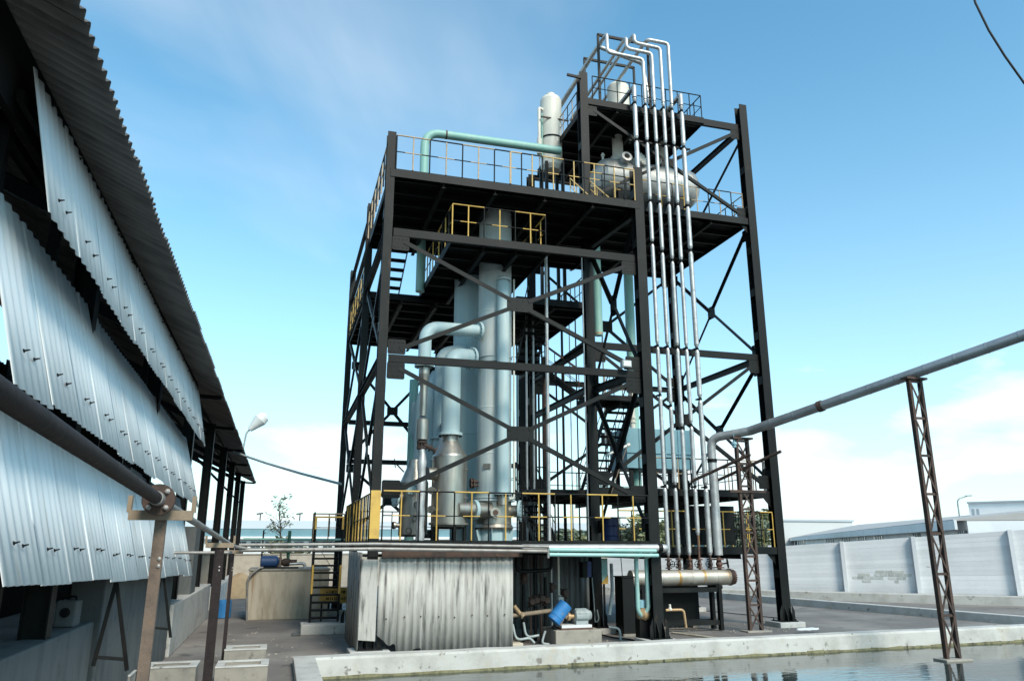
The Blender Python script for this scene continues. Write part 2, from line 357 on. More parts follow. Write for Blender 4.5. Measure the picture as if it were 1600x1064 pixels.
# the rim is cast in lengths with a slightly wandering edge
n = 46; prev = None
b0 = len(m.v)
for i in range(n + 1):
    x = PX0 + (30 - PX0) * i / n; a = rim_y(x); j = rnd(-.018, .018); dz = rnd(-.010, .010)
    m.v += [V((x, a, -.6)), V((x, a + j, ZR + dz)), V((x, a - RIM_W + .03 + j, ZR + dz * .6)), V((x, a - RIM_W + j * .4, ZR - .05)), V((x, a - RIM_W - .02, -.6))]
for i in range(n):
    for k in range(4):
        c = b0 + i * 5 + k; m.face([c, c + 1, c + 6, c + 5])
for c, rv in ((b0, 0), (b0 + n * 5, 1)): m.face([c + k for k in (range(5) if rv else range(4, -1, -1))])
build('far_rim', m, 'whitewash', pw)
m = MB(); m.box8([(PX0, -12, -.6), (PX0 + .43, -12, -.6), (PX0 + .43, rim_y(1) - RIM_W + .1, -.6), (PX0, rim_y(.4), -.6), (PX0, -12, ZR - .004), (PX0 + .42, -12, ZR - .004), (PX0 + .42, rim_y(1) - RIM_W + .1, ZR - .004), (PX0, rim_y(.4) - .002, ZR - .004)])
build('side_rim', m, 'whitewash', pw, bevel=.015)
m = MB()
for i in range(60):
    x0 = .9 + i * .48; x1 = x0 + .48; h0, h1 = WZ + .035 + rnd(0, .03), WZ + .035 + rnd(0, .03)
    m.box8([(x0, rim_y(x0) - RIM_W - .026, WZ - .1), (x1, rim_y(x1) - RIM_W - .026, WZ - .1), (x1, rim_y(x1) - RIM_W + .02, WZ - .1), (x0, rim_y(x0) - RIM_W + .02, WZ - .1),
            (x0, rim_y(x0) - RIM_W - .022, h0), (x1, rim_y(x1) - RIM_W - .022, h1), (x1, rim_y(x1) - RIM_W + .02, h1), (x0, rim_y(x0) - RIM_W + .02, h0)])
build('algae_line', m, 'algae', pw)

# ================================================================== STEEL TOWER
XA, XB, XD, XC = 2.00, 8.79, 8.40, 14.30
Y1, YD, Y2, YE, Y3 = 17.53, 20.30, 22.30, 25.80, 28.30
Z1, ZM, Z3, Z4 = 2.38, 6.62, 9.82, 11.36
ZR1, ZR2, ZR3, ZR4, ZP = 2.22, 3.86, 8.10, 12.74, 16.28
tower = thing('steel_tower', (8, 22, 0), 'tall black steel frame tower with decks, cross bracing, stairs and yellow railings', 'tower')
FR = V((0, -1, 0))
def column(x, y, z0, z1, w=.30, d=.30, foot=True, yellow=None):
    m = MB(); m.hsec((x, y, z0), (x, y, z1), w, d, .022, .016, (0, 1, 0))
    o = build('column', m, 'steel', tower)
    # batten plates close the open sides at intervals, as on the real built-up columns
    z = z0 + 1.2
    while z < z1 - .4:
        for sx in (-1, 1):
            m = MB(); m.box(x + sx * w / 2 - .006, x + sx * w / 2 + .006, y - d / 2 + .025, y + d / 2 - .025, z, z + .25); build('batten_plate', m, 'steel', o)
        z += 1.45
    if foot:
        m = MB(); m.box(x - .27, x + .27, y - .27, y + .27, .14, .165)
        for sx in (-1, 1):
            m.plate([(x + sx * .16, y - d / 2 - .012, .165), (x + sx * .25, y - d / 2 - .012, .165), (x + sx * .25, y - d / 2 - .012, .42), (x + sx * .16, y - d / 2 - .012, .62)], (0, 1, 0), .012)
            m.plate([(x + sx * .08, y - d / 2, .165), (x + sx * .08, y - d / 2 - .12, .165), (x + sx * .08, y - d / 2 - .12, .30), (x + sx * .08, y - d / 2, .55)], (1, 0, 0), .012)
            for sy in (-1, 1): m.cyl((x + sx * .22, y + sy * .22, .165), (x + sx * .22, y + sy * .22, .21), .018, 6)
        build('base_plate', m, 'steel', o)
        m = MB(); m.box(x - .42, x + .42, y - .38, y + .38, -.05, .14)
        build('footing', m, 'whitewash', o, bevel=.02)
    if yellow:
        m = MB(); m.box(x - w / 2 - .004, x + w / 2 + .004, y - d / 2 - .004, y - d / 2 + .03, *yellow)
        build('yellow_band', m, 'yellow', o)
    return o
column(XA, Y1, .14, 12.38, .21, .26, yellow=(Z1 + .04, 3.46))
column(XB, Y1, .14, 12.40, .26, .28)
column(XA, Y2, .14, 12.55, .20, .24); column(XA, Y3, .14, 12.45, .20, .24)
column(XD, YD, .14, 17.15, .27, .28); column(XC, YD, .14, 17.0, .28, .30)
column(XD, YE, .14, 16.2, .26, .26); column(XC, YE, .14, 16.2, .26, .26)
column(5.4, Y3, .14, 9.7, .2, .2, foot=False)
column(XB, Y3, .14, 11.2, .24, .24, foot=False)
def beam(p, q, d=.20, w=.14, name='beam'):
    m = MB(); m.hsec(p, q, w, d, .014, .012, (0, 0, 1)); return build(name, m, 'steel', tower)
def channel_beam(p, q, d=.20, name='beam'):
    """edge beam with a flat outer face towards the viewer"""
    m = MB(); p, q = V(p), V(q); m.bar(p, q, .014, d, (0, 0, 1))
    dr = (q - p).normalized(); sd = dr.cross(V((0, 0, 1)))
    if sd.y < 0: sd = -sd
    for s in (-1, 1): m.bar(p + sd * .045, q + sd * .045, .10, .012, (0, 0, 1), 0, s * (d / 2 - .006))
    return build(name, m, 'steel', tower)
def gusset(c, ax, w, h, nrm, t=.014):
    c, ax, nrm = V(c), V(ax).normalized(), V(nrm).normalized(); up = V((0, 0, 1))
    k = .07 * min(w, h)
    pts = [c + ax * sx * w / 2 + up * sy * h / 2 for sx, sy in ()]
    w2, h2 = w / 2, h / 2
    pts = [c + ax * a + up * b for a, b in ((-w2 + k, -h2), (w2 - k, -h2), (w2, -h2 + k), (w2, h2 - k), (w2 - k, h2), (-w2 + k, h2), (-w2, h2 - k), (-w2, -h2 + k))]
    m = MB(); m.plate([p - nrm * t / 2 for p in pts], nrm, t); o = build('gusset_plate', m, 'steel', tower)
    b = MB()
    for a in (-.34, -.12, .12, .34):
        for e in (-.3, .3): p = c + ax * (a * w) + up * (e * h) + nrm * (t / 2); b.lathe(p, nrm, [(0, .014), (.010, .014), (.012, .006)], 6, smooth=False)
    b = build('bolt_heads', b, 'steel', o); b['kind'] = 'stuff'; return o
def brace(p, q, w=.105, nrm=FR, off=.012):
    m = MB(); nrm = V(nrm); p, q = V(p) + nrm * off, V(q) + nrm * off
    d = (q - p).normalized(); sd = d.cross(nrm).normalized()
    m.bar(p, q, w, .012, nrm); m.bar(p + sd * (w / 2 - .006) - nrm * .035, q + sd * (w / 2 - .006) - nrm * .035, .012, .07, nrm)
    return build('brace', m, 'steel', tower)
def xbrace(bl, br, tr, tl, nrm=FR, gw=.66, gh=.34, cw=.36, ch=.34, w=.105):
    bl, br, tr, tl = map(V, (bl, br, tr, tl)); c = (bl + br + tr + tl) / 4; ax = (br - bl).normalized(); nrm = V(nrm)
    for p in (bl, br, tr, tl):
        sx = 1 if (p - c).dot(ax) > 0 else -1; sz = 1 if p.z > c.z else -1
        gusset(p + ax * (-sx) * cw * .5 + V((0, 0, -sz * ch * .5)), ax, cw, ch, nrm)
        e = (p - c).normalized(); L = (p - c).length
        brace(c + e * (gw * .36), c + e * (L - cw * .75), w, nrm)
    gusset(c, ax, gw, gh, nrm)
def deck(x0, x1, y0, y1, z, joists=6, edge=.20, name='deck', cross=2):
    m = MB(); m.box(x0, x1, y0, y1, z - .012, z); o = build(name, m, 'steel_grate', tower)
    for i in range(joists):
        y = y0 + (y1 - y0) * (i + .5) / joists
        m = MB(); m.hsec((x0 + .05, y, z - .014 - .07), (x1 - .05, y, z - .014 - .07), .075, .14, .01, .008); build('joist', m, 'steel', o)
    for i in range(cross):
        x = x0 + (x1 - x0) * (i + 1) / (cross + 1)
        m = MB(); m.hsec((x, y0 + .05, z - .25), (x, y1 - .05, z - .25), .10, .17, .011, .009); build('cross_beam', m, 'steel', o)
    for p, q in (((x0, y0, 0), (x1, y0, 0)), ((x0, y1, 0), (x1, y1, 0)), ((x0, y0, 0), (x0, y1, 0)), ((x1, y0, 0), (x1, y1, 0))):
        m = MB(); zz = V((0, 0, z - edge / 2 - .001)); m.bar(V(p) + zz, V(q) + zz, .016, edge, (0, 0, 1)); build('edge_beam', m, 'steel', o)
    return o
def railing(pts, h=1.0, sp=.42, paint='yellow', phase=1, rr=.019, mids=(.5,), topcyc=4):
    posts = []; o = None; up = V((0, 0, 1))
    for p, q in zip(pts[:-1], pts[1:]):
        p, q = V(p), V(q); L = (q - p).length; n = max(1, int(round(L / sp)))
        line = [p + (q - p) * i / (2 * n) for i in range(2 * n + 1)]
        def rail(z, r, sides, pick):
            m = MB(); m.tube([c + up * z for c in line], r, sides)
            for i in range(2 * n):
                k = 1 if paint and pick(i) else 0
                for j in range(sides): m.mi[i * sides + j] = k
            return m
        top = build('railing' if o is None else 'top_rail', rail(h, rr, 8, lambda i: ((i / 2 - phase + 1) % topcyc) < 2), ['steel', paint or 'steel'], o or tower)
        if o is None: o = top
        for f in mids: build('mid_rail', rail(h * f, rr * .72, 6, lambda i: int(round((i + .5) / 2)) % 2 == phase % 2), ['steel', paint or 'steel'], o)
        for i in range(n + 1): posts.append((p + (q - p) * i / n, 1 if paint and i % 2 == phase % 2 else 0))
    seen = set()
    for c, k in posts:
        key = (round(c.x, 2), round(c.y, 2))
        if key in seen: continue
        seen.add(key); pm = MB(); pm.tube([c, c + V((0, 0, h - rr * .6))], rr * .95, 8); build('post', pm, paint if k else 'steel', o)
    return o
def stair(p0, p1, side, width, n, hand=True, paint=None, treadmat='steel_grate', hh=.9):
    """flight from p0 (bottom) to p1 (top); side = unit vector across"""
    p0, p1, sd = V(p0), V(p1), V(side).normalized(); m = MB()
    for s in (-1, 1): m.bar(p0 + sd * s * width / 2, p1 + sd * s * width / 2, .012, .18, (0, 0, 1))
    o = build('stair_stringers', m, 'steel', tower); d = V((p1.x - p0.x, p1.y - p0.y, 0)).normalized()
    for i in range(n):
        c = p0 + (p1 - p0) * (i + .5) / n
        t = MB(); t.bar(c - sd * (width / 2 - .01), c + sd * (width / 2 - .01), .22, .05, (0, 0, 1)); build('tread', t, treadmat, o)
    if hand:
        for s in (-1, 1):
            h = MB(); up = V((0, 0, hh)); a, b = p0 + sd * s * width / 2, p1 + sd * s * width / 2
            h.tube([a + up, b + up], .018, 8); h.tube([a + up * .5, b + up * .5], .012, 6)
            k = max(2, int((b - a).length / .7))
            for i in range(k + 1):
                c = a + (b - a) * i / k; h.tube([c, c + up], .015, 6)
            build('handrail', h, paint or 'steel', o)
    return o
# ---- front face A-B
yf = Y1 - .02
channel_beam((XA + .15, yf, ZM - .09), (XB - .15, yf, ZM - .09), .18)
channel_beam((XA + .15, yf, Z3 - .1), (XB - .15, yf, Z3 - .1), .20)
xbrace((XA + .13, yf, 3.30), (XB - .13, yf, 3.30), (XB - .13, yf, ZM - .19), (XA + .13, yf, ZM - .19), FR, .68, .36, .42, .40)
xbrace((XA + .13, yf, ZM + .01), (XB - .13, yf, ZM + .01), (XB - .13, yf, Z3 - .21), (XA + .13, yf, Z3 - .21), FR, .68, .36, .42, .36)
# ---- left side face A - A2 - A3
LX = V((-1, 0, 0))
for ya, yb in ((Y1, Y2), (Y2, Y3)):
    for z in (ZM - .09, Z3 - .1): beam((XA, ya + .15, z), (XA, yb - .15, z), .18)
    for z0, z1 in ((2.9, ZM - .2), (ZM + .02, Z3 - .22)):
        xbrace((XA, ya + .14, z0), (XA, yb - .14, z0), (XA, yb - .14, z1), (XA, ya + .14, z1), LX, .5, .36, .34, .34)
beam((XA, Y2 + .14, 12.2), (XA, Y3 - .14, 12.2), .14, .1)
beam((XA, Y2 + .14, 11.25), (XA, Y3 - .14, 11.25), .16, .1)
# ---- back face
for z in (5.2, ZM, 11.25): beam((XA + .14, Y3, z), (XB - .12, Y3, z), .16)
for z0, z1 in ((2.5, 5.1), (5.3, 8.9)):
    xbrace((XA + .14, Y3, z0), (5.3, Y3, z0), (5.3, Y3, z1), (XA + .14, Y3, z1), FR, .4, .3, .3, .3)
# ---- face between the two blocks, B - D (x = 8.5)
for z0, z1 in ((2.6, 6.5), (6.75, 10.9)):
    xbrace((8.74, Y1 + .15, z0), (8.46, YD - .15, z0), (8.46, YD - .15, z1), (8.74, Y1 + .15, z1), V((1, 0, 0)), .34, .62, .26, .34, .15)
for z in (6.62, 11.1): beam((8.74, Y1 + .15, z), (8.46, YD - .15, z), .2)
# ---- right block
yd = YD - .02
channel_beam((XD + .15, yd, ZR3 - .09), (XC - .16, yd, ZR3 - .09), .20)
channel_beam((XD + .15, yd, ZP - .13), (XC - .16, yd, ZP - .13), .24)
xbrace((XD + .14, yd, ZR2 + .05), (XC - .15, yd, ZR2 + .05), (XC - .15, yd, ZR3 - .2), (XD + .14, yd, ZR3 - .2), FR, .5, .34, .36, .40)
xbrace((XD + .14, yd, ZR4 + .05), (XC - .15, yd, ZR4 + .05), (XC - .15, yd, ZP - .26), (XD + .14, yd, ZP - .26), FR, .4, .3, .34, .34)
RX = V((1, 0, 0))
for xx in (XC,):
    for z0, z1 in ((ZR2 + .3, ZR3 - .2), (ZR3 + .02, ZR4 - .22)):
        xbrace((xx, YD + .16, z0), (xx, YE - .13, z0), (xx, YE - .13, z1), (xx, YD + .16, z1), RX, .46, .46, .34, .40)
    beam((xx, YD + .16, ZR3 - .1), (xx, YE - .13, ZR3 - .1), .18); beam((xx, YD + .16, ZP - .13), (xx, YE - .13, ZP - .13), .18)
    brace((xx, YD + .2, ZP - .5), (xx, YE - .2, ZR4 + .1), .13, RX)
for z0, z1 in ((ZR2 + .3, ZR3 - .2), (ZR3 + .02, ZR4 - .22)):
    xbrace((XD + .13, YE, z0), (XC - .13, YE, z0), (XC - .13, YE, z1), (XD + .13, YE, z1), FR, .6, .44, .36, .36)
beam((XD + .13, YE, ZR3 - .1), (XC - .13, YE, ZR3 - .1), .18); beam((XD + .13, YE, ZP - .13), (XC - .13, YE, ZP - .13), .18)
for z in (6.7, ZR3 - .1): beam((XD, YD + .15, z), (XD, YE - .13, z), .18)
# knee brackets under the decks at C
for z in (ZR1 - .2, ZR2 - .2, ZR4 - .2):
    m = MB(); m.plate([(XC - .16, yd - .01, z), (XC - .42, yd - .01, z), (XC - .16, yd - .01, z - .30)], (0, 1, 0), .014); build('knee_plate', m, 'steel', tower)
# ---- decks
deck(XA + .0, XB, Y1 - .14, Y3, Z1, 12, .20, cross=4)
deck(XA, XB, Y1 - .14, Y2 + .1, Z4, 7, .22, cross=4)
deck(3.62, 6.22, Y1 + .13, Y2, Z3 + .01, 6, .20, cross=2)
deck(XA, 6.3, Y2, Y3 - .1, Z3 - .1, 7, .20, cross=3)
deck(6.34, XD + .3, 20.9, YE, Z3 - .3, 6, .20, cross=1)
deck(XB + .12, XC, YD - .12, YE, ZR1, 7, .20, cross=3)
deck(XD + .16, XC - .14, YD - .02, YE, ZR2, 7, .20, cross=3)
deck(6.9, XD + .12, 21.2, 24.2, ZR2 - .02, 4, .18, cross=1)
deck(XD + .16, XC - .10, YD - .10, YE, ZR4, 7, .22, cross=3)
deck(XD + .15, 12.78, YD - .06, YE - .4, ZP, 7, .22, cross=3)
deck(8.75, 10.65, 21.0, 22.3, 6.68, 3, .16, cross=1)
deck(6.95, 7.9, 23.0, 24.2, 8.0, 2, .16, cross=1)
# ---- railings
yr = Y1 - .16
railing([(XA + .16, yr, Z1), (XB - .16, yr, Z1)], 1.07, .415, 'yellow', 1)
railing([(XA - .05, Y1 + .2, Z1), (XA - .05, Y2 - .15, Z1)], 1.05, .42, 'yellow', 1)
railing([(XA - .05, Y2 + .2, Z1), (XA - .05, 24.6, Z1)], 1.05, .42, 'yellow', 0)
railing([(XA + .2, Y3 - .1, Z1), (XB, Y3 - .1, Z1)], 1.05, .55, 'steel', 1)
xs_ = at(797, 235, yr).x
railing([(XA + .12, yr, Z4), (xs_, yr, Z4)], .92, .405, 'faded', 1)
railing([(xs_ + .02, yr, Z4), (XB - .14, yr, Z4)], .92, .30, 'sun_yellow', 0)
railing([(XA - .05, Y1 + .15, Z4), (XA - .05, Y2 - .15, Z4)], .92, .42, 'faded', 1)
railing([(XA + .2, Y2, Z4), (5.0, Y2, Z4)], .92, .5, None)
railing([(3.66, Y2 - .6, Z3 + .02), (3.66, Y1 + .2, Z3 + .02), (6.18, Y1 + .2, Z3 + .02), (6.18, 20.6, Z3 + .02)], .92, .43, 'yellow', 1)
railing([(XA + .2, Y3 - .15, Z3 - .1), (6.3, Y3 - .15, Z3 - .1)], .95, .6, None)
railing([(XA - .04, Y2 + .2, Z3 - .1), (XA - .04, Y3 - .2, Z3 - .1)], .95, .45, 'yellow', 1)
railing([(6.5, YE - .1, Z3 - .3), (XD + .1, YE - .1, Z3 - .3)], .95, .32, None)
railing([(8.62, 21.1, Z3 - .3), (8.62, YE - .2, Z3 - .3)], .95, .4, None)
railing([(7.95, 23.05, 8.0), (7.95, 24.15, 8.0), (7.0, 24.15, 8.0)], .9, .28, None)
railing([(XD + .2, YD + .05, ZR4), (11.9, YD + .05, ZR4)], .95, .42, 'yellow', 0)
railing([(11.95, YD + .05, ZR4), (XC - .2, YD + .05, ZR4)], .95, .45, 'faded', 1)
railing([(XC - .1, YD + .2, ZR4), (XC - .1, YE - .1, ZR4)], .95, .5, 'faded', 1)
railing([(XD + .35, YD - .02, ZP), (12.74, YD - .02, ZP), (12.74, YE - .5, ZP)], .86, .46, None)
railing([(XD + .2, YD + .1, ZP), (XD + .2, YE - .5, ZP)], .86, .46, 'faded', 1)
railing([(XD + .3, YE - .45, ZP), (12.7, YE - .45, ZP)], .86, .5, 'faded', 1)
railing([(XB + .3, YD - .1, ZR1), (XC - .2, YD - .1, ZR1)], 1.0, .42, 'yellow', 0)
railing([(XC - .05, YD + .2, ZR1), (XC - .05, YE - .1, ZR1)], 1.0, .45, 'yellow', 1)
railing([(XD + .2, YE - .05, ZR1), (XC - .1, YE - .05, ZR1)], 1.0, .5, 'faded', 1)
railing([(9.9, YD + .1, ZR2), (XC - .2, YD + .1, ZR2)], .9, .42, 'faded', 1)
railing([(XC - .18, YD + .2, ZR2), (XC - .18, YE - .1, ZR2)], .9, .45, None)
railing([(9.0, YE - .05, ZR2), (XC - .1, YE - .05, ZR2)], .9, .5, None)
railing([(6.95, 24.1, ZR2), (6.95, 22.9, ZR2)], .9, .4, None)
railing([(7.0, 24.15, ZR2), (8.4, 24.15, ZR2)], .9, .4, None)
railing([(9.4, 22.2, 6.68), (10.6, 22.2, 6.68), (10.6, 21.05, 6.68)], .85, .3, 'faded', 1)
# ---- stairs
stair((7.2, 21.0, Z1), (7.2, 22.9, ZR2), (1, 0, 0), .62, 8, True)
stair((9.72, 23.7, ZR2), (10.0, 21.7, 6.66), (1, 0, 0), .74, 12, True)
stair((8.95, 22.2, 6.7), (7.75, 23.3, 8.0), (.67, .74, 0), .80, 8, True, 'rust_steel')
stair((7.4, 23.3, 8.0), (7.4, 21.9, Z3 - .3), (1, 0, 0), .7, 8, True)
sx_ = at(612, 420, 23.6).x; stair((sx_, 25.0, Z3 - .1), (sx_ + .05, 22.5, Z4), (1, 0, 0), .62, 8, False)
stair((8.2, 18.6, Z4), (8.2, 20.2, ZR4), (1, 0, 0), .66, 7, True, 'sun_yellow', 'sun_yellow', .55)
railing([(6.0, 19.4, Z4), (8.0, 19.4, Z4)], .92, .3, 'sun_yellow', 1)
railing([(7.0, 21.6, Z4), (8.4, 21.6, Z4)], 1.0, .28, 'sun_yellow', 0)
stair((1.32, 22.4, .28), (1.32, 23.6, Z1), (1, 0, 0), .74, 11, False)
m = MB(); m.box(.95, XA, 23.5, 24.7, Z1 - .03, Z1); build('landing', m, 'steel_grate', tower)
railing([(.97, 23.6, Z1), (.97, 24.65, Z1), (1.9, 24.65, Z1)], .82, .5, 'faded', 1)
m = MB()
for x in (.95, 1.69): m.m = 0; m.tube([(x, 22.35, .28), (x, 22.35, 1.0)], .03, 8); m.m = 1; m.tube([(x, 22.35, 1.0), (x, 22.35, 1.75)], .031, 8); m.m = 0; m.tube([(x, 22.35, 1.75), (x, 22.35, 2.7)], .03, 8); m.m = 1; m.tube([(x, 22.35, 2.7), (x, 22.35, 3.05)], .031, 8)
m.m = 1; m.tube([(.95, 22.35, 3.03), (1.69, 22.35, 3.03)], .022, 8); m.m = 0; m.tube([(1.32, 22.35, 2.5), (1.32, 22.35, 3.0)], .014, 6)
m.m = 0; m.bar((1.0, 22.37, 2.3), (1.69, 22.37, 1.35), .012, .08, (0, 1, 0))
build('stair_gate_posts', m, ['steel', 'yellow'], tower)
# pipe goalpost frames on the penthouse roof
for y, zt, xa, xb in ((YD + .1, at(936, 52, YD).z, at(936, 52, YD).x, at(1014, 76, YD).x), (YD + 2.4, at(913, 92, YD + 2.4).z, at(913, 92, YD + 2.4).x, at(990, 107, YD + 2.4).x)):
    m = MB(); m.bar((xa, y, ZP), (xa, y, zt), .07, .07); m.bar((xb, y, ZP), (xb, y, zt), .07, .07); m.bar((xa - .03, y, zt), (xb + .03, y, zt), .07, .09, (0, 0, 1)); build('pipe_frame', m, 'steel', tower)
m = MB(); m.bar(at(886, 117, YD - .18), at(908, 122, YD - .18), .06, .08, (0, 0, 1)); build('bracket_arm', m, 'steel', tower)
# clutter brackets that carry the six risers
for z, x0, x1 in ((14.9, 9.9, 12.1),):
    m = MB(); m.bar((x0, YD - .19, z), (x1, YD - .19, z), .05, .06, (0, 0, 1))
    for x in (x0 + .1, x1 - .1): m.bar((x, YD - .2, z), (x, YD, z), .05, .06, (0, 0, 1))
    build('pipe_bracket', m, 'steel', tower)

# ================================================================== PROCESS VESSELS AND PIPES
def flange(mb, c, ax, r, t=.05):
    ax = V(ax).normalized(); mb.lathe(V(c) - ax * t / 2, ax, [(0, r), (t, r)], 24)
def bolts(mb, c, ax, r, n=12, br=.014, l=.07):
    ax = V(ax).normalized(); a, b = frame(ax)
    for i in range(n):
        p = V(c) + (a * math.cos(2 * math.pi * i / n) + b * math.sin(2 * math.pi * i / n)) * r
        mb.cyl(p - ax * l / 2, p + ax * l / 2, br, 6)
def bolt_ring(parent, c, ax, r, n=12, br=.016, l=.09, mat='steel'):
    mb = MB(); bolts(mb, c, ax, r, n, br, l); o = build('flange_bolts', mb, mat, parent); o['kind'] = 'stuff'
def vband(z, r, th=.05): return [(z, r), (z + th, r)]
# --- big pale column
bc = at(772, 700, 19.35); bc.z = Z1
t = thing('distillation_column', bc, 'thickest pale grey-green vertical column standing at the front of the tower', 'column vessel')
R0 = .455
m = MB(); m.lathe((bc.x, bc.y, 3.45), (0, 0, 1), [(0, R0), (8.0, R0), (8.12, R0 * .93), (8.22, R0 * .7), (8.28, R0 * .3), (8.3, .01)], 40); sh = build('shell', m, 'pale_grey', t)
for z in (4.55, 5.75, 6.95, 7.12, 8.4, 9.5, 10.6):
    w = .02 if z in (6.95, 7.12) else .006
    m = MB(); m.lathe((bc.x, bc.y, z), (0, 0, 1), [(0, R0 + .001), (.004, R0 + w), (.03, R0 + w), (.034, R0 + .001)], 40, cap=False); build('weld_band', m, 'steel' if z == 6.95 else 'pale_grey', sh)
m = MB(); flange(m, (bc.x, bc.y, 3.45), (0, 0, 1), R0 + .10, .06); flange(m, (bc.x, bc.y, 3.38), (0, 0, 1), R0 + .10, .05); f_ = build('base_flange', m, 'pale_grey', t); bolt_ring(f_, (bc.x, bc.y, 3.42), (0, 0, 1), R0 + .06, 24)
m = MB(); m.lathe((bc.x, bc.y, 2.78), (0, 0, 1), [(0, R0 * .94), (.02, R0), (.60, R0), (.60, R0 * .9)], 40); st = build('stainless_base', m, 'stainless', t)
m = MB(); m.lathe((bc.x, bc.y, 2.66), (0, 0, 1), [(0, R0 + .03), (.05, R0 + .05), (.13, R0 + .0)], 40); build('base_ring', m, 'stainless', st)
m = MB(); m.lathe((bc.x, bc.y, Z1), (0, 0, 1), [(0, .40), (.29, .40)], 32); sk = build('skirt', m, 'pale_blue', t)
for a in (200, 250, 290, 340):
    d = V((math.cos(R(a)), math.sin(R(a)), 0)); c = V((bc.x, bc.y, 0)); m = MB()
    m.bar(c + d * .40 + V((0, 0, Z1)), c + d * .48 + V((0, 0, 2.66)), .014, .13, d); build('support_lug', m, 'pale_blue', sk)
# nozzle with blind flange at the right, and small manhole on the base
p = V((bc.x + .40, bc.y - .12, 3.12)); m = MB(); m.cyl(p, p + V((.22, -.12, 0)), .15, 20); nz = build('side_nozzle', m, 'stainless', t)
q = p + V((.24, -.13, 0)); m = MB(); flange(m, q, (.88, -.48, 0), .27, .06); fl = build('blind_flange', m, 'pale_blue', nz); bolt_ring(fl, q, (.88, -.48, 0), .225, 14)
p = V((bc.x - .12, bc.y - R0 + .02, 3.06)); m = MB(); m.cyl(p, p + V((0, -.16, 0)), .085, 16); flange(m, p + V((0, -.16, 0)), (0, 1, 0), .13, .04); n2 = build('inspection_nozzle', m, 'stainless', t)
m = MB(); m.cyl(p + V((0, -.175, 0)), p + V((0, -.19, 0)), .07, 16); build('sight_glass', m, 'rust_steel', n2)
for zz in (3.85, 3.75):
    p = V((bc.x - R0, bc.y - .1, zz)); m = MB(); m.cyl(p, p + V((-.2, -.03, 0)), .035, 10); flange(m, p + V((-.12, -.02, 0)), (1, .1, 0), .08, .03); flange(m, p + V((-.19, -.03, 0)), (1, .1, 0), .08, .03); build('small_nozzle', m, 'rust_steel', t)
m = MB(); zt = 11.75
m.lathe((bc.x, bc.y, Z4 + .02), (0, 0, 1), [(0, .50), (.06, .50), (.09, .40), (.14, .12), (.16, .01)], 24); m.tube([(bc.x + .05, bc.y, Z4 + .1), (bc.x + .05, bc.y, Z4 + .55), (bc.x + .6, bc.y - .1, Z4 + .7)], .035, 8, .12); flange(m, (bc.x + .05, bc.y, Z4 + .3), (0, 0, 1), .09, .05)
build('top_vent', m, 'cream', t)
for a_, z0, z1 in ((235, 3.6, 4.5), (262, 4.65, 5.7), (225, 5.85, 6.9), (258, 7.25, 8.35), (240, 8.5, 9.45)):
    d = V((math.cos(R(a_)), math.sin(R(a_)), 0)); c = V((bc.x, bc.y, 0)) + d * (R0 + .001); m = MB(); m.bar(c + V((0, 0, z0)), c + V((0, 0, z1)), .016, .006, d); build('weld_seam', m, 'pale_grey', sh)
d = V((math.cos(R(232)), math.sin(R(232)), 0)); c = V((bc.x, bc.y, 4.15)) + d * (R0 + .012); m = MB(); m.bar(c, c + V((0, 0, .14)), .2, .01, d); build('blank_plate', m, 'stainless', sh)
# --- downcomer pipe strapped to the column's front
dp = at(786, 600, 18.75)
t = thing('downcomer_pipe', (dp.x, 18.75, 3.3), 'pale blue pipe running up the front of the thick column', 'pipe')
m = MB(); m.tube([(dp.x, 18.75, 3.52), (dp.x, 18.75, 9.1), (dp.x, 18.95, 9.22)], .165, 24, .1); build('shaft', m, 'pale_blue', t)
m = MB(); m.lathe((dp.x, 18.75, 9.18), (0, 0, 1), [(0, .19), (.05, .19), (.07, .16), (.1, .06)], 24); build('cap', m, 'pale_grey', t)
m = MB(); flange(m, (dp.x, 18.75, 3.52), (0, 0, 1), .23, .05); f_ = build('flange', m, 'pale_blue', t); bolt_ring(f_, (dp.x, 18.75, 3.5), (0, 0, 1), .195, 12)
m = MB(); m.cyl((dp.x, 18.75, 3.25), (dp.x, 18.75, 3.5), .13, 20); build('spigot', m, 'stainless', t)
# thin instrument line on its right
m = MB(); x = at(803, 600, 18.9).x; m.tube([(x, 18.9, 9.3), (x, 18.9, 3.42), (x - .16, 18.85, 3.40)], .026, 8, .12); tag(build('instrument_line', m, 'cream'), 'thin pale line down the right edge of the thick column', 'pipe')
# --- second column behind, left of the big one
c2 = at(731, 700, 20.7)
t = thing('rear_column', (c2.x, c2.y, Z1), 'darker blue column half hidden behind the thick pale column', 'column vessel')
m = MB(); m.lathe((c2.x, c2.y, Z1), (0, 0, 1), [(0, .46), (4.95, .46), (5.02, .52), (5.1, .46), (8.6, .46)], 36); sh = build('shell', m, 'pale_blue', t)
for z in (3.9, 5.2, 6.5, 8.0):
    m = MB(); m.lathe((c2.x, c2.y, z), (0, 0, 1), [(0, .461), (.004, .468), (.03, .468), (.034, .461)], 36, cap=False); build('weld_band', m, 'pale_blue', sh)
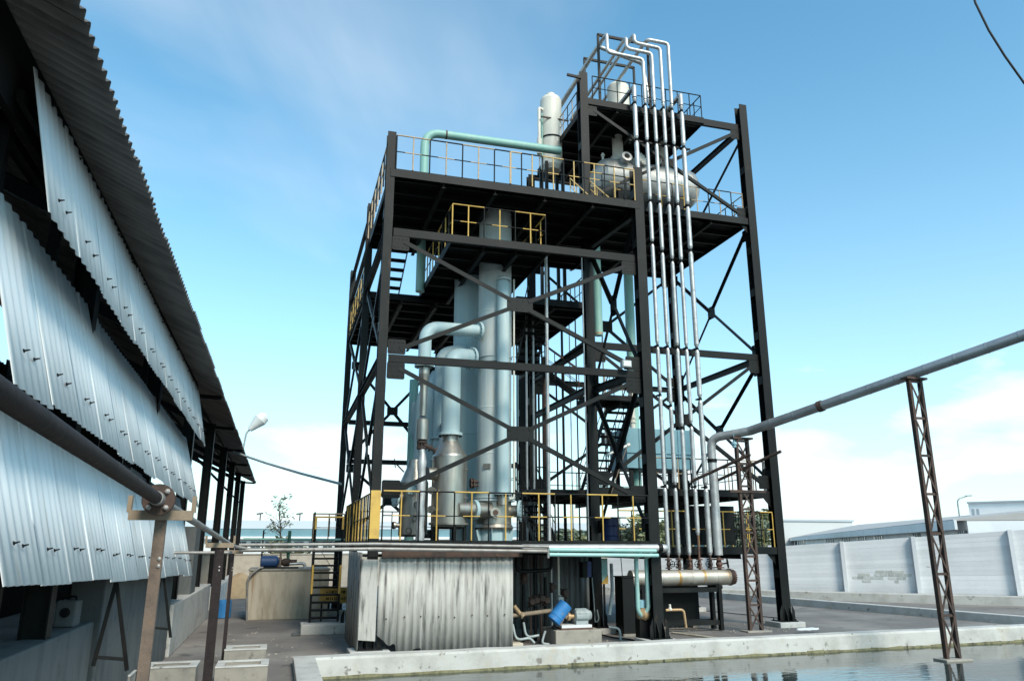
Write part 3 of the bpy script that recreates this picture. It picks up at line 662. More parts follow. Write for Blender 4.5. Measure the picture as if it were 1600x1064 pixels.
# --- stainless reboiler vessel
sv = at(702, 760, 19.0)
t = thing('stainless_vessel', (sv.x, sv.y, Z1), 'squat stainless vessel with conical top in front of the blue columns', 'vessel')
RS = .44; zb, zs, zc_ = 2.78, 4.42, 4.80
m = MB(); m.lathe((sv.x, sv.y, zb - .12), (0, 0, 1), [(0, .3), (.05, .42), (.12, RS), (zs - zb + .12, RS), (zs - zb + .17, RS - .02), (zc_ - zb + .12, .20), (zc_ - zb + .16, .20)], 40); sh = build('shell', m, 'stainless', t)
m = MB(); m.lathe((sv.x, sv.y, zb - .02), (0, 0, 1), [(0, RS + .05), (.05, RS + .05)], 40); build('bottom_ring', m, 'stainless', sh)
m = MB(); m.cyl((sv.x, sv.y, zc_), (sv.x, sv.y, zc_ + .18), .19, 24); build('neck', m, 'stainless', sh)
for a in (215, 280, 335, 60, 130):
    d = V((math.cos(R(a)), math.sin(R(a)), 0)); c = V((sv.x, sv.y, 0)) + d * .40; m = MB(); m.cyl(c + V((0, 0, Z1)), c + V((0, 0, zb)), .045, 10); build('leg', m, 'steel', t)
m = MB(); a_ = V((sv.x + .12, sv.y - .30, 3.12)); b_ = V((bc.x - .20, bc.y - .34, 3.12)); m.cyl(a_, b_, .20, 28); nz = build('transfer_nozzle', m, 'stainless', t)
mid = a_.lerp(b_, .52); m = MB(); flange(m, mid, b_ - a_, .255, .09); fl = build('nozzle_flange', m, 'pale_blue', nz); bolt_ring(fl, mid, b_ - a_, .23, 18)
for dz in (.62, 1.3):
    p = V((sv.x + .33, sv.y - .345, zb + dz)); m = MB()
    m.cyl(p, p + V((.05, -.06, 0)), .018, 8); build('thermowell', m, 'stainless', t)
p = V((sv.x - .40, sv.y - .2, 3.98)); m = MB(); m.cyl(p, p + V((-.22, -.06, 0)), .155, 20); build('left_nozzle', m, 'stainless', t)
for dz in (.33, .78):
    p = V((sv.x - .42, sv.y - .26, zb + dz)); m = MB(); m.cyl(p, p + V((-.08, -.10, 0)), .05, 12); flange(m, p + V((-.08, -.10, 0)), (.6, .8, 0), .09, .03); flange(m, p + V((-.11, -.14, 0)), (.6, .8, 0), .09, .03); build('small_nozzle', m, 'stainless', t)
# --- left stainless vessel with conical top
lv = at(646, 790, 19.5)
t = thing('feed_vessel', (lv.x, lv.y, Z1), 'smaller stainless vessel with blue blind flanges beside the left column', 'vessel')
m = MB(); m.lathe((lv.x, lv.y, Z1 + .1), (0, 0, 1), [(0, .33), (.05, .36), (1.32, .36), (1.7, .20), (1.9, .16), (1.92, .01)], 32); build('shell', m, 'stainless', t)
for a, z, r_ in ((195, 3.42, .22), (255, 3.62, .14), (190, 2.75, .09), (265, 2.9, .07), (270, 3.25, .07), (250, 2.62, .08)):
    d = V((math.cos(R(a)), math.sin(R(a)), 0)); c = V((lv.x, lv.y, z)) + d * .34; m = MB(); m.cyl(c, c + d * .14, r_ * .62, 16); nz = build('nozzle', m, 'stainless', t)
    m = MB(); flange(m, c + d * .15, d, r_, .05); fl = build('blind_flange', m, 'pale_blue' if r_ > .1 else 'stainless', nz); bolt_ring(fl, c + d * .15, d, r_ * .82, 10, .013, .08)
m = MB(); c = V((lv.x - .3, lv.y - .2, 4.05)); m.cyl(c, c + V((-.25, -.1, .22)), .018, 8); m.cyl(c + V((-.28, -.2, .3)), c + V((-.22, 0, .1)), .012, 6); build('lever', m, 'steel', t)
# --- large vapour pipe with elbow (front)
vp = at(705, 620, 19.0)
t = thing('vapour_pipe', (vp.x, vp.y, 4.98), 'thick pale blue pipe rising from the stainless vessel and bending into the column', 'pipe')
zb1 = 7.05
m = MB(); m.tube([(sv.x, sv.y, 5.02), (sv.x, sv.y, zb1), (sv.x + .62, sv.y + .25, zb1 + .02)], .24, 28, .46, arc=9); build('shaft', m, 'pale_blue', t)
m = MB(); flange(m, (sv.x, sv.y, 5.0), (0, 0, 1), .31, .07); f_ = build('flange', m, 'pale_blue', t); bolt_ring(f_, (sv.x, sv.y, 4.98), (0, 0, 1), .28, 18)
e = V((sv.x + .56, sv.y + .23, zb1 + .02)); m = MB(); flange(m, e, (.92, .38, 0), .31, .07); f_ = build('flange', m, 'pale_blue', t); bolt_ring(f_, e, (.92, .38, 0), .28, 16)
# --- tall gooseneck pipe
gp = at(664, 540, 18.7); gb = at(662, 572, 18.7)
t = thing('gooseneck_pipe', (gp.x, 18.7, 6.3), 'pale blue gooseneck pipe bending right into the column above the steel reducer', 'pipe')
zt = at(664, 511, 18.7).z
m = MB(); m.tube([(gp.x, 18.7, gb.z), (gp.x, 18.7, zt), (bc.x - .46, 19.1, zt + .12)], .165, 24, .40, arc=9); build('shaft', m, 'pale_blue', t)
e = V((bc.x - .52, 19.07, zt + .11)); m = MB(); flange(m, e, (.9, .25, .05), .25, .07); f_ = build('flange', m, 'pale_blue', t); bolt_ring(f_, e, (.9, .25, .05), .22, 14)
m = MB(); flange(m, (gp.x, 18.7, gb.z), (0, 0, 1), .25, .05); f_ = build('flange', m, 'pale_blue', t); bolt_ring(f_, (gp.x, 18.7, gb.z), (0, 0, 1), .22, 16)
t = thing('steel_reducer', (gp.x, 18.7, 4.8), 'slim tapered stainless pipe with a wide collar below the gooseneck', 'pipe')
zz = [at(662, y, 18.7).z for y in (575, 585, 650, 656, 687, 692)]
m = MB(); m.lathe((gp.x, 18.7, 0), (0, 0, 1), [(zz[2], .085), (zz[1] - .3, .095), (zz[1], .14), (zz[0], .14)], 24); build('taper', m, 'stainless', t)
m = MB(); m.lathe((gp.x, 18.7, 0), (0, 0, 1), [(zz[4], .155), (zz[3], .155), (zz[3] + .04, .10)], 28); build('collar', m, 'stainless', t)
m = MB(); flange(m, (gp.x, 18.7, zz[4] - .06), (0, 0, 1), .13, .05); flange(m, (gp.x, 18.7, zz[4] - .20), (0, 0, 1), .13, .05); m.cyl((gp.x, 18.7, zz[4] - .3), (gp.x, 18.7, zz[4]), .08, 16); bolts(m, (gp.x, 18.7, zz[4] - .13), (0, 0, 1), .11, 10, .014, .22); build('valve_body', m, 'rust_steel', t)
m = MB(); m.cyl((gp.x + .05, 18.66, zz[4] - .12), (gp.x + .34, 18.6, zz[4] - .28), .05, 12); flange(m, (gp.x + .2, 18.63, zz[4] - .20), (.3, -.05, -.16), .10, .04); flange(m, (gp.x + .32, 18.6, zz[4] - .27), (.3, -.05, -.16), .10, .04); build('branch', m, 'rust_steel', t)
t = thing('insulated_drain_pipe', (gp.x, 18.65, Z1), 'crumpled silver foil insulated pipe standing left of the stainless vessel', 'pipe')
m = MB(); zz0 = zz[4] - .25; pts = []; rr = []
for i in range(15):
    f = i / 14; pts.append((gp.x + .01 * math.sin(i * 2.1), 18.62, Z1 + (zz0 - Z1) * f)); rr.append(.105 + .012 * math.sin(i * 1.7) * (1 if f > .4 else .2) - .02 * (f > .9))
m.tube(pts, rr, 18); build('foil_cladding', m, 'alu', t)
# --- more pipes behind on the left
def simple_pipe(name, pts, r, mat, label, bend=.3, n=18, cat='pipe', flanges=(), fm=None, bands=()):
    pts = [V(p) for p in pts]; t = thing(name, pts[0], label, cat)
    m = MB(); m.tube(pts, r, n, bend, arc=8); build('pipe_run', m, mat, t)
    for (p, ax) in flanges: m = MB(); flange(m, p, ax, r * 1.35, .05); build('flange', m, fm or mat, t)
    for (p, ax, bm) in bands: m = MB(); flange(m, p, ax, r + .006, .05); build('band', m, bm, t)
    return t
X = lambda px, Y, y=700: at(px, y, Y).x
a = X(686, 20.2); simple_pipe('vapour_riser', [(a, 20.2, 3.2), (a, 20.2, 7.4), (a + .7, 20.4, 7.6)], .17, 'pale_blue', 'slim pale blue riser just left of the thick vapour pipe', .3, flanges=[((a, 20.2, 5.05), (0, 0, 1))])
a = X(673, 20.6); simple_pipe('curved_riser', [(a, 20.6, 4.0), (a, 20.6, 6.6), (a + .8, 20.7, 7.5)], .24, 'pale_blue', 'pale blue riser with long curved shoulder behind the steel reducer', .7)
a = X(656, 21.0); simple_pipe('side_riser', [(a, 21.0, 3.2), (a, 21, 6.3), (a + .45, 21.1, 7.0)], .17, 'pale_blue', 'leftmost pale blue riser, mostly hidden by the steel reducer', .5)
a = X(651, 21.4); simple_pipe('return_bend', [(a, 21.4, 6.2), (a, 21.4, 5.2), (a + .5, 21.3, 4.95)], .20, 'pale_blue', 'short pale blue elbow poking out left of the steel collar', .3)
m = MB(); a = V((X(690, 19.9), 19.9, 4.4)); m.lathe(a, (.12, 0, 1), [(0, .28), (.75, .12), (.95, .12)], 24); flange(m, a + V((.11, 0, .95)), (.12, 0, 1), .18, .05); tag(build('cone_reducer', m, 'stainless'), 'pale conical reducer tilted behind the stainless vessel top', 'pipe')
tl = X(647, 23.0, 600); simple_pipe('tall_teal_pipe', [(tl, 23, Z1), (tl, 23, 7.2)], .14, 'teal', 'tall grey-green pipe standing behind the left vessels', .1)
# --- teal vapour main over the top deck
p0 = at(657, 430, 21.5); p1 = at(664, 240, 21.5); zt = at(700, 212, 21.5).z
simple_pipe('teal_vapour_main', [(p0.x, 21.5, 9.58), (p0.x, 21.5, zt), (8.05, 21.5, zt + .05)], .135, 'teal', 'teal pipe rising through the top deck and running right to the cream vessel', .5,
            bands=[((at(697, 213, 21.5).x, 21.5, zt + .01), (1, 0, 0), 'rust_steel')], n=24)
# --- teal drop legs on the right
for nm, px, y0, y1, Y, r_, lb in (('teal_drop_leg', 931, 380, 524, 22.0, .14, 'teal drop pipe just right of the middle column with a rusty streak'), ('teal_downpipe', 981, 420, 770, 24.0, .17, 'straight teal downpipe between the middle and front right columns')):
    a, b = at(px, y0, Y), at(px, y1, Y); simple_pipe(nm, [(a.x, Y, max(a.z, 11.2)), (a.x, Y, b.z)], r_, 'teal', lb, .1, bands=[((a.x, Y, b.z + .06), (0, 0, 1), 'copper')])
# --- slim vertical service pipes in the middle
for px, Y, z0, z1, r_, mt, lb in ((823, 22.6, Z1, 9.5, .035, 'alu', 'left one of two slim silver service pipes right of the thick column'), (834, 22.6, Z1, 9.5, .035, 'alu', 'right one of two slim silver service pipes right of the thick column'),
                              (856, 20.2, Z1, 10.6, .05, 'alu', 'bright slim standpipe crossing the interior deck left of the middle column'),
                              (851, 24.5, Z1, 8.6, .09, 'rust_steel', 'brownish vertical pipe behind the interior stair'),
                              (870, 24.9, Z1, 8.6, .03, 'steel', 'thin dark vertical pipe behind the slim standpipe'),
                              (880, 25.1, Z1, 10.5, .045, 'steel', 'dark vertical pipe left of the middle column, second from it'),
                              (902, 25.2, Z1, 10.5, .025, 'steel', 'thinnest dark vertical pipe beside the middle column'), (915, 20.0, Z1, 10.8, .02, 'alu', 'thin bright conduit fixed to the middle column'),
                              (808, 26.5, Z1, 9.4, .03, 'steel', 'thin dark pipe tight against the right edge of the thick column'), (842, 26.8, Z1, 9.4, .04, 'steel', 'dark pipe between the two silver service pipes and the slim standpipe'),
                              (892, 26.2, Z1, 11.0, .022, 'alu', 'thin pale pipe behind the interior deck near the middle column'), (945, 25.0, ZR2, 12.5, .03, 'alu', 'thin pale pipe right of the middle column at the stair'), (667, 17.95, 0, 0, 0, '', '')):
    if not r_: continue
    x = at(px, 650, Y).x; m = MB(); m.tube([(x, Y, z0), (x, Y, z1)], r_, 12); tag(build('service_pipe', m, mt), lb, 'pipe', 'slim vertical service pipes')

# --- cream vessel left of the penthouse
cv = at(861, 200, 23.2)
t = thing('cream_vessel', (cv.x, 23.2, 12.6), 'cream upright vessel with domed top beside the penthouse deck', 'vessel')
zt, zb = at(861, 152, 23.2).z, at(861, 262, 23.2).z; r_ = .39
m = MB(); m.lathe((cv.x, 23.2, zb), (0, 0, 1), [(-.15, .3), (0, r_), (zt - zb - .2, r_), (zt - zb - .08, r_ * .86), (zt - zb, r_ * .5), (zt - zb + .03, .16), (zt - zb + .1, .16)], 36); sh = build('shell', m, 'cream', t)
m = MB(); m.lathe((cv.x, 23.2, zb + 1.05), (0, 0, 1), [(0, r_ + .01), (.01, r_ + .03), (.05, r_ + .03), (.06, r_ + .01)], 32, cap=False); build('band', m, 'steel', sh)
m = MB(); m.bar((cv.x - .5, 22.85, zb + 1.75), (cv.x + .55, 22.85, zb + 1.75), .04, .05, (0, 0, 1)); build('clamp_bar', m, 'rust_steel', sh)
m = MB(); x = cv.x - .52; m.tube([(cv.x - .3, 23.1, zb + 2.15), (x, 23.0, zb + 2.2), (x, 23.0, zb + .45)], .055, 10, .1); build('level_pipe', m, 'cream', t)
m = MB(); m.cyl((x, 23.0, zb + .35), (x, 23.0, zb + .95), .09, 14); build('level_pot', m, 'cream', t)
m = MB(); m.tube([(x + .12, 23.05, zb + .2), (x + .12, 23.05, zb + 2.0)], .03, 8); build('sight_tube', m, 'teal', t)
for sx, sy in ((-.3, -.3), (.3, -.3), (.3, .3), (-.3, .3)):
    m = MB(); m.bar((cv.x + sx, 23.2 + sy, Z3 - .3), (cv.x + sx, 23.2 + sy, zb + .05), .10, .10); build('leg', m, 'steel', t)
# --- insulated horizontal drum on the upper right deck
Yh = 22.2
a, b = at(925, 285, Yh), at(1086, 295, Yh); zc0 = 14.50; rh = .74
t = thing('horizontal_drum', (11.2, Yh, ZR4), 'silver insulated horizontal drum under the penthouse floor', 'vessel')
x0, x1 = a.x, b.x
m = MB(); m.lathe((x0, Yh, zc0), (1, 0, 0), [(0, .12), (.05, .34), (.16, .55), (.32, .69), (.48, rh), (x1 - x0 - .48, rh), (x1 - x0 - .3, .69), (x1 - x0 - .12, .52), (x1 - x0, .12)], 36); sh = build('shell', m, 'alu_drum', t) if 'alu_drum' in MATS else build('shell', m, 'alu', t)
for x in (x0 + .5, x0 + 1.35, x0 + 2.2, x0 + 3.05):
    m = MB(); m.lathe((x, Yh, zc0), (1, 0, 0), [(0, rh + .001), (.004, rh + .014), (.05, rh + .014), (.054, rh + .001)], 36, cap=False); build('cladding_band', m, 'alu', sh)
for px in (965, 1034):
    x = at(px, 230, Yh).x
    m = MB(); m.cyl((x, Yh, zc0 + .5), (x, Yh, ZP + .3), .19, 24); nk = build('neck', m, 'cream', t)
    m = MB(); flange(m, (x, Yh, zc0 + .78), (0, 0, 1), .30, .10); flange(m, (x, Yh, zc0 + .90), (0, 0, 1), .26, .08); build('neck_flange', m, 'cream', nk)
p = V((at(975, 262, 21.6).x, Yh - .5, zc0 + .45)); m = MB(); m.cyl(p, p + V((0, -.35, .08)), .16, 20); flange(m, p + V((0, -.35, .08)), (0, -1, .22), .19, .06); mh = build('manway', m, 'alu', t)
m = MB(); m.cyl(p + V((0, -.375, .088)), p + V((0, -.39, .09)), .10, 18); build('sight_port', m, 'steel', mh)
p = V((at(996, 264, 21.5).x, Yh - .45, zc0 + .5)); m = MB(); m.cyl(p, p + V((.12, -.28, .1)), .17, 18); flange(m, p + V((.14, -.3, .1)), (.4, -.9, .3), .27, .06); nz = build('manhole', m, 'cream', t); bolt_ring(nz, p + V((.14, -.3, .1)), (.4, -.9, .3), .23, 12)
for x in (x0 + .8, x1 - .9):
    m = MB(); m.box(x - .08, x + .08, Yh - .55, Yh + .55, ZR4, zc0 - .35); build('saddle', m, 'steel', t)
m = MB(); m.cyl((x0 + .35, Yh - .2, zc0 + .55), (x0 + .35, Yh - .2, zc0 + .9), .04, 10); flange(m, (x0 + .35, Yh - .2, zc0 + .82), (0, 0, 1), .07, .05); build('vent', m, 'cream', t)
# --- small cream tank on the penthouse deck
x = at(966, 150, Yh + .3).x
t = thing('roof_tank', (x, Yh + .3, ZP), 'short cream cylindrical tank standing on the penthouse deck', 'tank')
zt = at(966, 133, Yh + .3).z; m = MB(); m.lathe((x, Yh + .3, ZP), (0, 0, 1), [(0, .40), (zt - ZP - .15, .40), (zt - ZP - .04, .32), (zt - ZP, .12), (zt - ZP + .005, .01)], 32); build('shell', m, 'cream', t)
m = MB(); m.cyl((x - .4, Yh + .2, ZP + 1.0), (x - .62, Yh + .15, ZP + 1.0), .06, 12); flange(m, (x - .62, Yh + .15, ZP + 1.0), (1, .2, 0), .11, .05); build('nozzle', m, 'cream', t)
# --- six clad risers
YP = YD - .33
XP = [10.09, 10.47, 10.80, 11.13, 11.44, 11.79]
ORD = ['leftmost', 'second from left', 'third from left', 'fourth from left', 'fifth from left', 'rightmost']
BRK = [(16.2, 14.86, 12.95), (16.2, 14.86, 12.78, 11.35, 8.05, 6.55, 3.9), (16.2, 14.86, 12.78, 11.1, 8.05, 6.25, 3.9), (16.2, 14.86, 12.78, 10.85, 8.05, 5.6), (16.2, 14.86, 12.78, 10.85, 8.05, 5.7, 3.9), (16.2, 14.86, 12.78, 11.25, 8.05, 6.5, 3.9)]
HDR_Z, HDR_R, HDR_Y = 1.40, .215, YP
def cladding(t, pts_or_z, x, y, z0, z1, r, brks, core=True):
    cuts = [z1] + [b for b in brks if z0 < b < z1] + [z0]
    if core:
        m = MB(); m.tube([(x, y, z0), (x, y, z1)], r * .45, 10); build('core_pipe', m, 'steel', t)
    for hi, lo in zip(cuts[:-1], cuts[1:]):
        hi2 = hi - (.05 if hi != z1 else 0); lo2 = lo + (.05 if lo != z0 else 0)
        # each length is wrapped in sheets about 0.9 m long, lapped with a fine lip
        prof = [(lo2, r * .62), (lo2 + .08, r)]; z = lo2 + .9
        while z < hi2 - .3: prof += [(z, r), (z + .004, r + .006), (z + .02, r + .006), (z + .024, r)]; z += .9
        prof += [(hi2 - .08, r), (hi2, r * .62)]
        m = MB(); m.lathe((x, y, 0), (0, 0, 1), prof, 18); build('cladding_section', m, 'alu', t)
        if lo != z0:
            m = MB(); flange(m, (x, y, lo), (0, 0, 1), r * .75, .05); m.box(x - r * .9, x + r * .9, y, y + .16, lo - .02, lo + .02); build('pipe_clamp', m, 'steel', t)
RR = [.076, .061, .061, .061, .061, .076]
tops = [at(998, 137, YP).z, at(1009, 94, YP).z, at(1022, 85, YP).z, at(1037, 77, YP).z, at(1045, 69, YP).z, at(1066, 150, YP).z]
zbot = [11.3, 2.0, 2.0, 2.0, 2.55, 2.0]
for i in range(6):
    x = XP[i]; r = RR[i]
    t = thing('clad_riser', (x, YP, zbot[i]), 'silver clad riser pipe, %s of the six in front of the penthouse' % ORD[i], 'pipe', 'six clad riser pipes')
    ztop = ZP + .12
    cladding(t, None, x, YP, zbot[i], ztop, r, BRK[i])
    zt = tops[i]
    if i == 0: path = [(x, YP, ztop), (x, YP, zt), (x, YP + 2.6, zt)]
    elif i == 5: path = [(x, YP, ztop), (x, YP, zt), (x, YP + 2.6, zt)]
    elif i == 1: p = at(949, 82, YP); q = at(946, 52, YP); path = [(x, YP, ztop), (x, YP, zt), (p.x, YP, zt + .02), (p.x, YP, q.z), (p.x, YP + 5.2, q.z - .1)]
    elif i == 2: p = at(979, 77, YP); q = at(976, 58, YP); path = [(x, YP, ztop), (x, YP, zt), (p.x, YP, zt + .02), (p.x, YP, q.z), (p.x, YP + 5.2, q.z - .1)]
    elif i == 3: p = at(987, 64, YP); q = at(984, 57, YP); path = [(x, YP, ztop), (x, YP, zt), (p.x + .1, YP, zt + .02), (p.x + .1, YP, q.z + .12), (p.x + .1, YP + 5.2, q.z)]
    else: p = at(1011, 62, YP); path = [(x, YP, ztop), (x, YP, zt), (p.x, YP, zt), (p.x, YP + 5.2, zt - .1)]
    m = MB(); m.tube(path, r, 16, .14, arc=6); build('top_loop', m, 'alu', t)
    if i in (0, 5): m = MB(); m.lathe((x, YP, ztop), (0, 0, 1), [(0, r), (zt - ztop, r + .004), (zt - ztop + .05, r * .7)], 18); build('end_cap', m, 'alu', t)
p, q = at(934, 73, YP + .5), at(1004, 100, YP + .5); e = at(1013, 125, YP + .5)
simple_pipe('rear_crossover_pipe', [(p.x, YP + 5, p.z), (p.x, YP + .5, p.z), (q.x, YP + .5, q.z), (e.x, YP + .5, ZP + .3)], .07, 'alu', 'silver crossover pipe behind the riser loops on the penthouse', .14, bands=[((e.x, YP + .5, ZP + .95), (0, 0, 1), 'steel'), ((e.x, YP + .5, ZP + .8), (0, 0, 1), 'steel')])
# --- header drum at the foot of the risers
xh0, xh1 = at(985, 905, YP).x, at(1143, 903, YP).x
t = thing('steam_header', ((xh0 + xh1) / 2, YP, 0), 'rust-streaked silver horizontal header drum on a black stand', 'pipe header')
m = MB(); m.lathe((xh0, YP, HDR_Z), (1, 0, 0), [(0, HDR_R), (xh1 - xh0 - .1, HDR_R)], 32); sh = build('drum', m, 'alu_stained', t)
for x in (xh0 + .9, xh0 + 1.8, xh0 + 2.6):
    m = MB(); m.lathe((x, YP, HDR_Z), (1, 0, 0), [(0, HDR_R + .001), (.004, HDR_R + .007), (.03, HDR_R + .007), (.034, HDR_R + .001)], 32, cap=False); build('lap_band', m, 'alu_stained', sh)
m = MB(); flange(m, (xh1 - .06, YP, HDR_Z), (1, 0, 0), HDR_R + .015, .06); flange(m, (xh1 + .02, YP, HDR_Z), (1, 0, 0), HDR_R - .01, .06); f_ = build('end_flange', m, 'valve_red', t); bolt_ring(f_, (xh1 - .02, YP, HDR_Z), (1, 0, 0), HDR_R - .03, 18, .016, .2)
for x in (xh0 + .25, xh1 - .55):
    for sy in (-.2, .2):
        m = MB(); m.bar((x, YP + sy, .02), (x, YP + sy, HDR_Z - .23), .14, .10, (1, 0, 0)); build('stand_leg', m, 'steel', t)
for z in (.22, HDR_Z - .32):
    for sy in (-.2, .2): m = MB(); m.bar((xh0 + .2, YP + sy, z), (xh1 - .5, YP + sy, z), .07, .12, (0, 0, 1)); build('stand_rail', m, 'steel', t)
for x in (xh0 + .25, xh1 - .55): m = MB(); m.box(x - .1, x + .1, YP - .24, YP + .24, HDR_Z - .30, HDR_Z - .205); build('saddle', m, 'steel', t)
# valves between risers and header
vx = XP[1:] + [12.06]
for i, x in enumerate(vx):
    big = i == 5; r = .095 if big else .062; zt = 2.0 if not big else 2.12
    z0 = HDR_Z + HDR_R - .02; zt = zbot[i + 1] if i < 5 else 2.0
    t = thing('gate_valve', (x, YP, z0), '%s of the six handwheel valves on the header drum' % (['leftmost', 'second from left', 'third from left', 'fourth from left', 'fifth from left', 'large rusty rightmost'][i]), 'valve', 'valves on the header')
    m = MB(); m.lathe((x, YP, z0), (0, 0, 1), [(0, r * .6), (.05, r * .6), (.05, r * 1.5), (.08, r * 1.5), (.08, r * .7), (.16, r * 1.05), (.24, r * .7), (.27, r * .7), (.27, r * 1.5), (.31, r * 1.5), (.31, r * .5), (zt - z0 + .06, r * .5)], 16); build('body', m, 'valve_red' if i in (2, 3, 5) else 'rust_steel', t)
    d = V((.25, -1, .1)).normalized() if not big else V((.9, -.4, .1)).normalized()
    if i in (1, 2, 3, 4): d = V((-.8, -.6, .05)).normalized()
    c = V((x, YP, z0 + .16)); e = c + d * (.17 if not big else .24); m = MB(); m.cyl(c, e, .012 if not big else .02, 8); build('stem', m, 'steel', t)
    a1, b1 = frame(d); wr = .075 if not big else .13; m = MB(); m.tube([e + (a1 * math.cos(2 * math.pi * k / 20) + b1 * math.sin(2 * math.pi * k / 20)) * wr for k in range(21)], .010 if not big else .014, 6)
    for k in range(2): dd = (a1 if k else b1) * wr; m.cyl(e - dd, e + dd, .008, 6)
    build('handwheel', m, 'steel', t)
# --- big steam main: down leg, elbow and long run over the trestles
E0 = V((12.06, YP, 2.0))
T1 = V((12.66, 19.30, 0)); T2 = V((14.86, 14.95, WZ))
dirm = V((T2.x - T1.x, T2.y - T1.y, 0)).normalized(); zl = at(1118, 690, 19.7).z
z1t, z2t = 5.27, 6.28
k1 = T1 + dirm * 0
st0 = V((E0.x, E0.y, zl)); 
s1 = V((T1.x, T1.y, z1t + .12)); s2 = V((T2.x, T2.y, z2t + .12)); far = s2 + (s2 - s1) * 1.35
s0 = s1 + (s1 - s2) * .055
t = thing('steam_main', (E0.x, E0.y, 2.1), 'long grey steam main climbing right over the pond on lattice trestles', 'pipe')
m = MB(); m.tube([(E0.x, E0.y, 4.72), (E0.x, E0.y, s0.z - .0), s1 + (s2 - s1) * .06], .125, 22, .36, arc=9); build('elbow', m, 'alu', t)
m = MB(); m.tube([(E0.x, E0.y, 2.0), (E0.x, E0.y, 4.62)], .125, 22); build('down_leg', m, 'alu', t)
m = MB(); flange(m, (E0.x, E0.y, 4.67), (0, 0, 1), .14, .10); build('joint', m, 'steel', t)
N = 16; st_ = s1 + (s2 - s1) * .06; L = far - st_
for k in range(N):
    a, b = st_ + L * (k / N), st_ + L * ((k + 1) / N); d = (b - a).normalized(); le = (b - a).length
    m = MB(); m.lathe(a, d, [(0, .13), (le - .03, .13), (le - .026, .137), (le, .137)], 22); build('cladding_section', m, 'alu_dull', t) if 'alu_dull' in MATS else build('cladding_section', m, 'alu', t)
g1 = st_ + (s2 - s1) * .44; m = MB(); flange(m, g1, L, .15, .14); build('coupling', m, 'rust_steel', t)
def trestle(name, base, ztop, w, label, n, top_arm=.28, plinth=True):
    t = thing(name, base, label, 'trestle'); bx, by, bz = base; ax = V((1, 0, 0)); hw = w / 2
    for s in (-1, 1):
        m = MB(); m.bar((bx + s * hw, by, bz), (bx + s * hw, by, ztop), .07, .10, (0, 1, 0)); m.bar((bx + s * hw - s * .0, by + .04, bz), (bx + s * hw, by + .04, ztop), .10, .012, (0, 1, 0)); build('leg', m, 'rust_steel', t)
    H = ztop - bz
    for k in range(n):
        z0, z1 = bz + .05 + (H - .1) * k / n, bz + .05 + (H - .1) * (k + 1) / n
        m = MB(); m.bar((bx - hw, by - .03, z1), (bx + hw, by - .03, z1), .012, .06, (0, 0, 1)); build('rung', m, 'rust_steel', t)
        for s in (-1, 1): m = MB(); m.bar((bx - s * hw, by - .045 + .012 * s, z0), (bx + s * hw, by - .045 + .012 * s, z1 - .05), .012, .045, (0, 0, 1)); build('lacing_bar', m, 'rust_steel', t)
    m = MB(); m.bar((bx - hw - top_arm * .5, by, ztop + .03), (bx + hw + top_arm * .5, by, ztop + .03), .22, .05, (0, 0, 1)); build('saddle_plate', m, 'rust_steel', t)
    m = MB(); m.box(bx - hw - .2, bx + hw + .2, by - .2, by + .2, bz - .06, bz + .04); build('base_block', m, 'concrete', t, bevel=.015)
    return t
tr1 = trestle('pipe_trestle', (T1.x, T1.y, 0.0), z1t - .04, .36, 'rusty lattice trestle standing on the yard beside the right tower leg', 8)
trestle('pipe_trestle', (T2.x, T2.y, WZ), z2t - .04, .34, 'rusty lattice trestle standing in the pond water at right', 7)
# loose pipe stubs lying over the first trestle's arms
za = 3.75
m = MB(); m.bar((T1.x - .55, T1.y - .06, za), (T1.x + .62, T1.y - .06, za), .05, .07, (0, 0, 1)); build('cross_arm', m, 'rust_steel', tr1)
for nm, (xa, ya), (xb, yb), dY, lb in (('loose_pipe', (1080, 752), (1172, 710), (20.0, 18.4), 'upper left one of two rusty pipe stubs lying on the trestle arm'), ('loose_pipe', (1122, 750), (1220, 705), (20.0, 18.2), 'lower right one of two rusty pipe stubs lying on the trestle arm')):
    a, b = at(xa, ya, dY[0]), at(xb, yb, dY[1]); m = MB(); m.cyl(a, b, .045, 12); tag(build(nm, m, 'rust_steel'), lb, 'pipe')
for s in (-1, 1):
    pass
m = MB(); c = at(1147, 690, 19.3); m.lathe((c.x, c.y, c.z), (0, 0, -1), [(-.10, .02), (0, .04), (.03, .08), (.08, .09), (.09, .06), (.16, .06), (.18, .03)], 16); m.tube([(c.x, c.y, c.z + .1), (c.x, c.y, c.z + .22)], .012, 6); tag(build('work_lamp', m, 'tank_blue'), 'small blue-grey hanging lamp under the steam main beside the trestle', 'lamp')
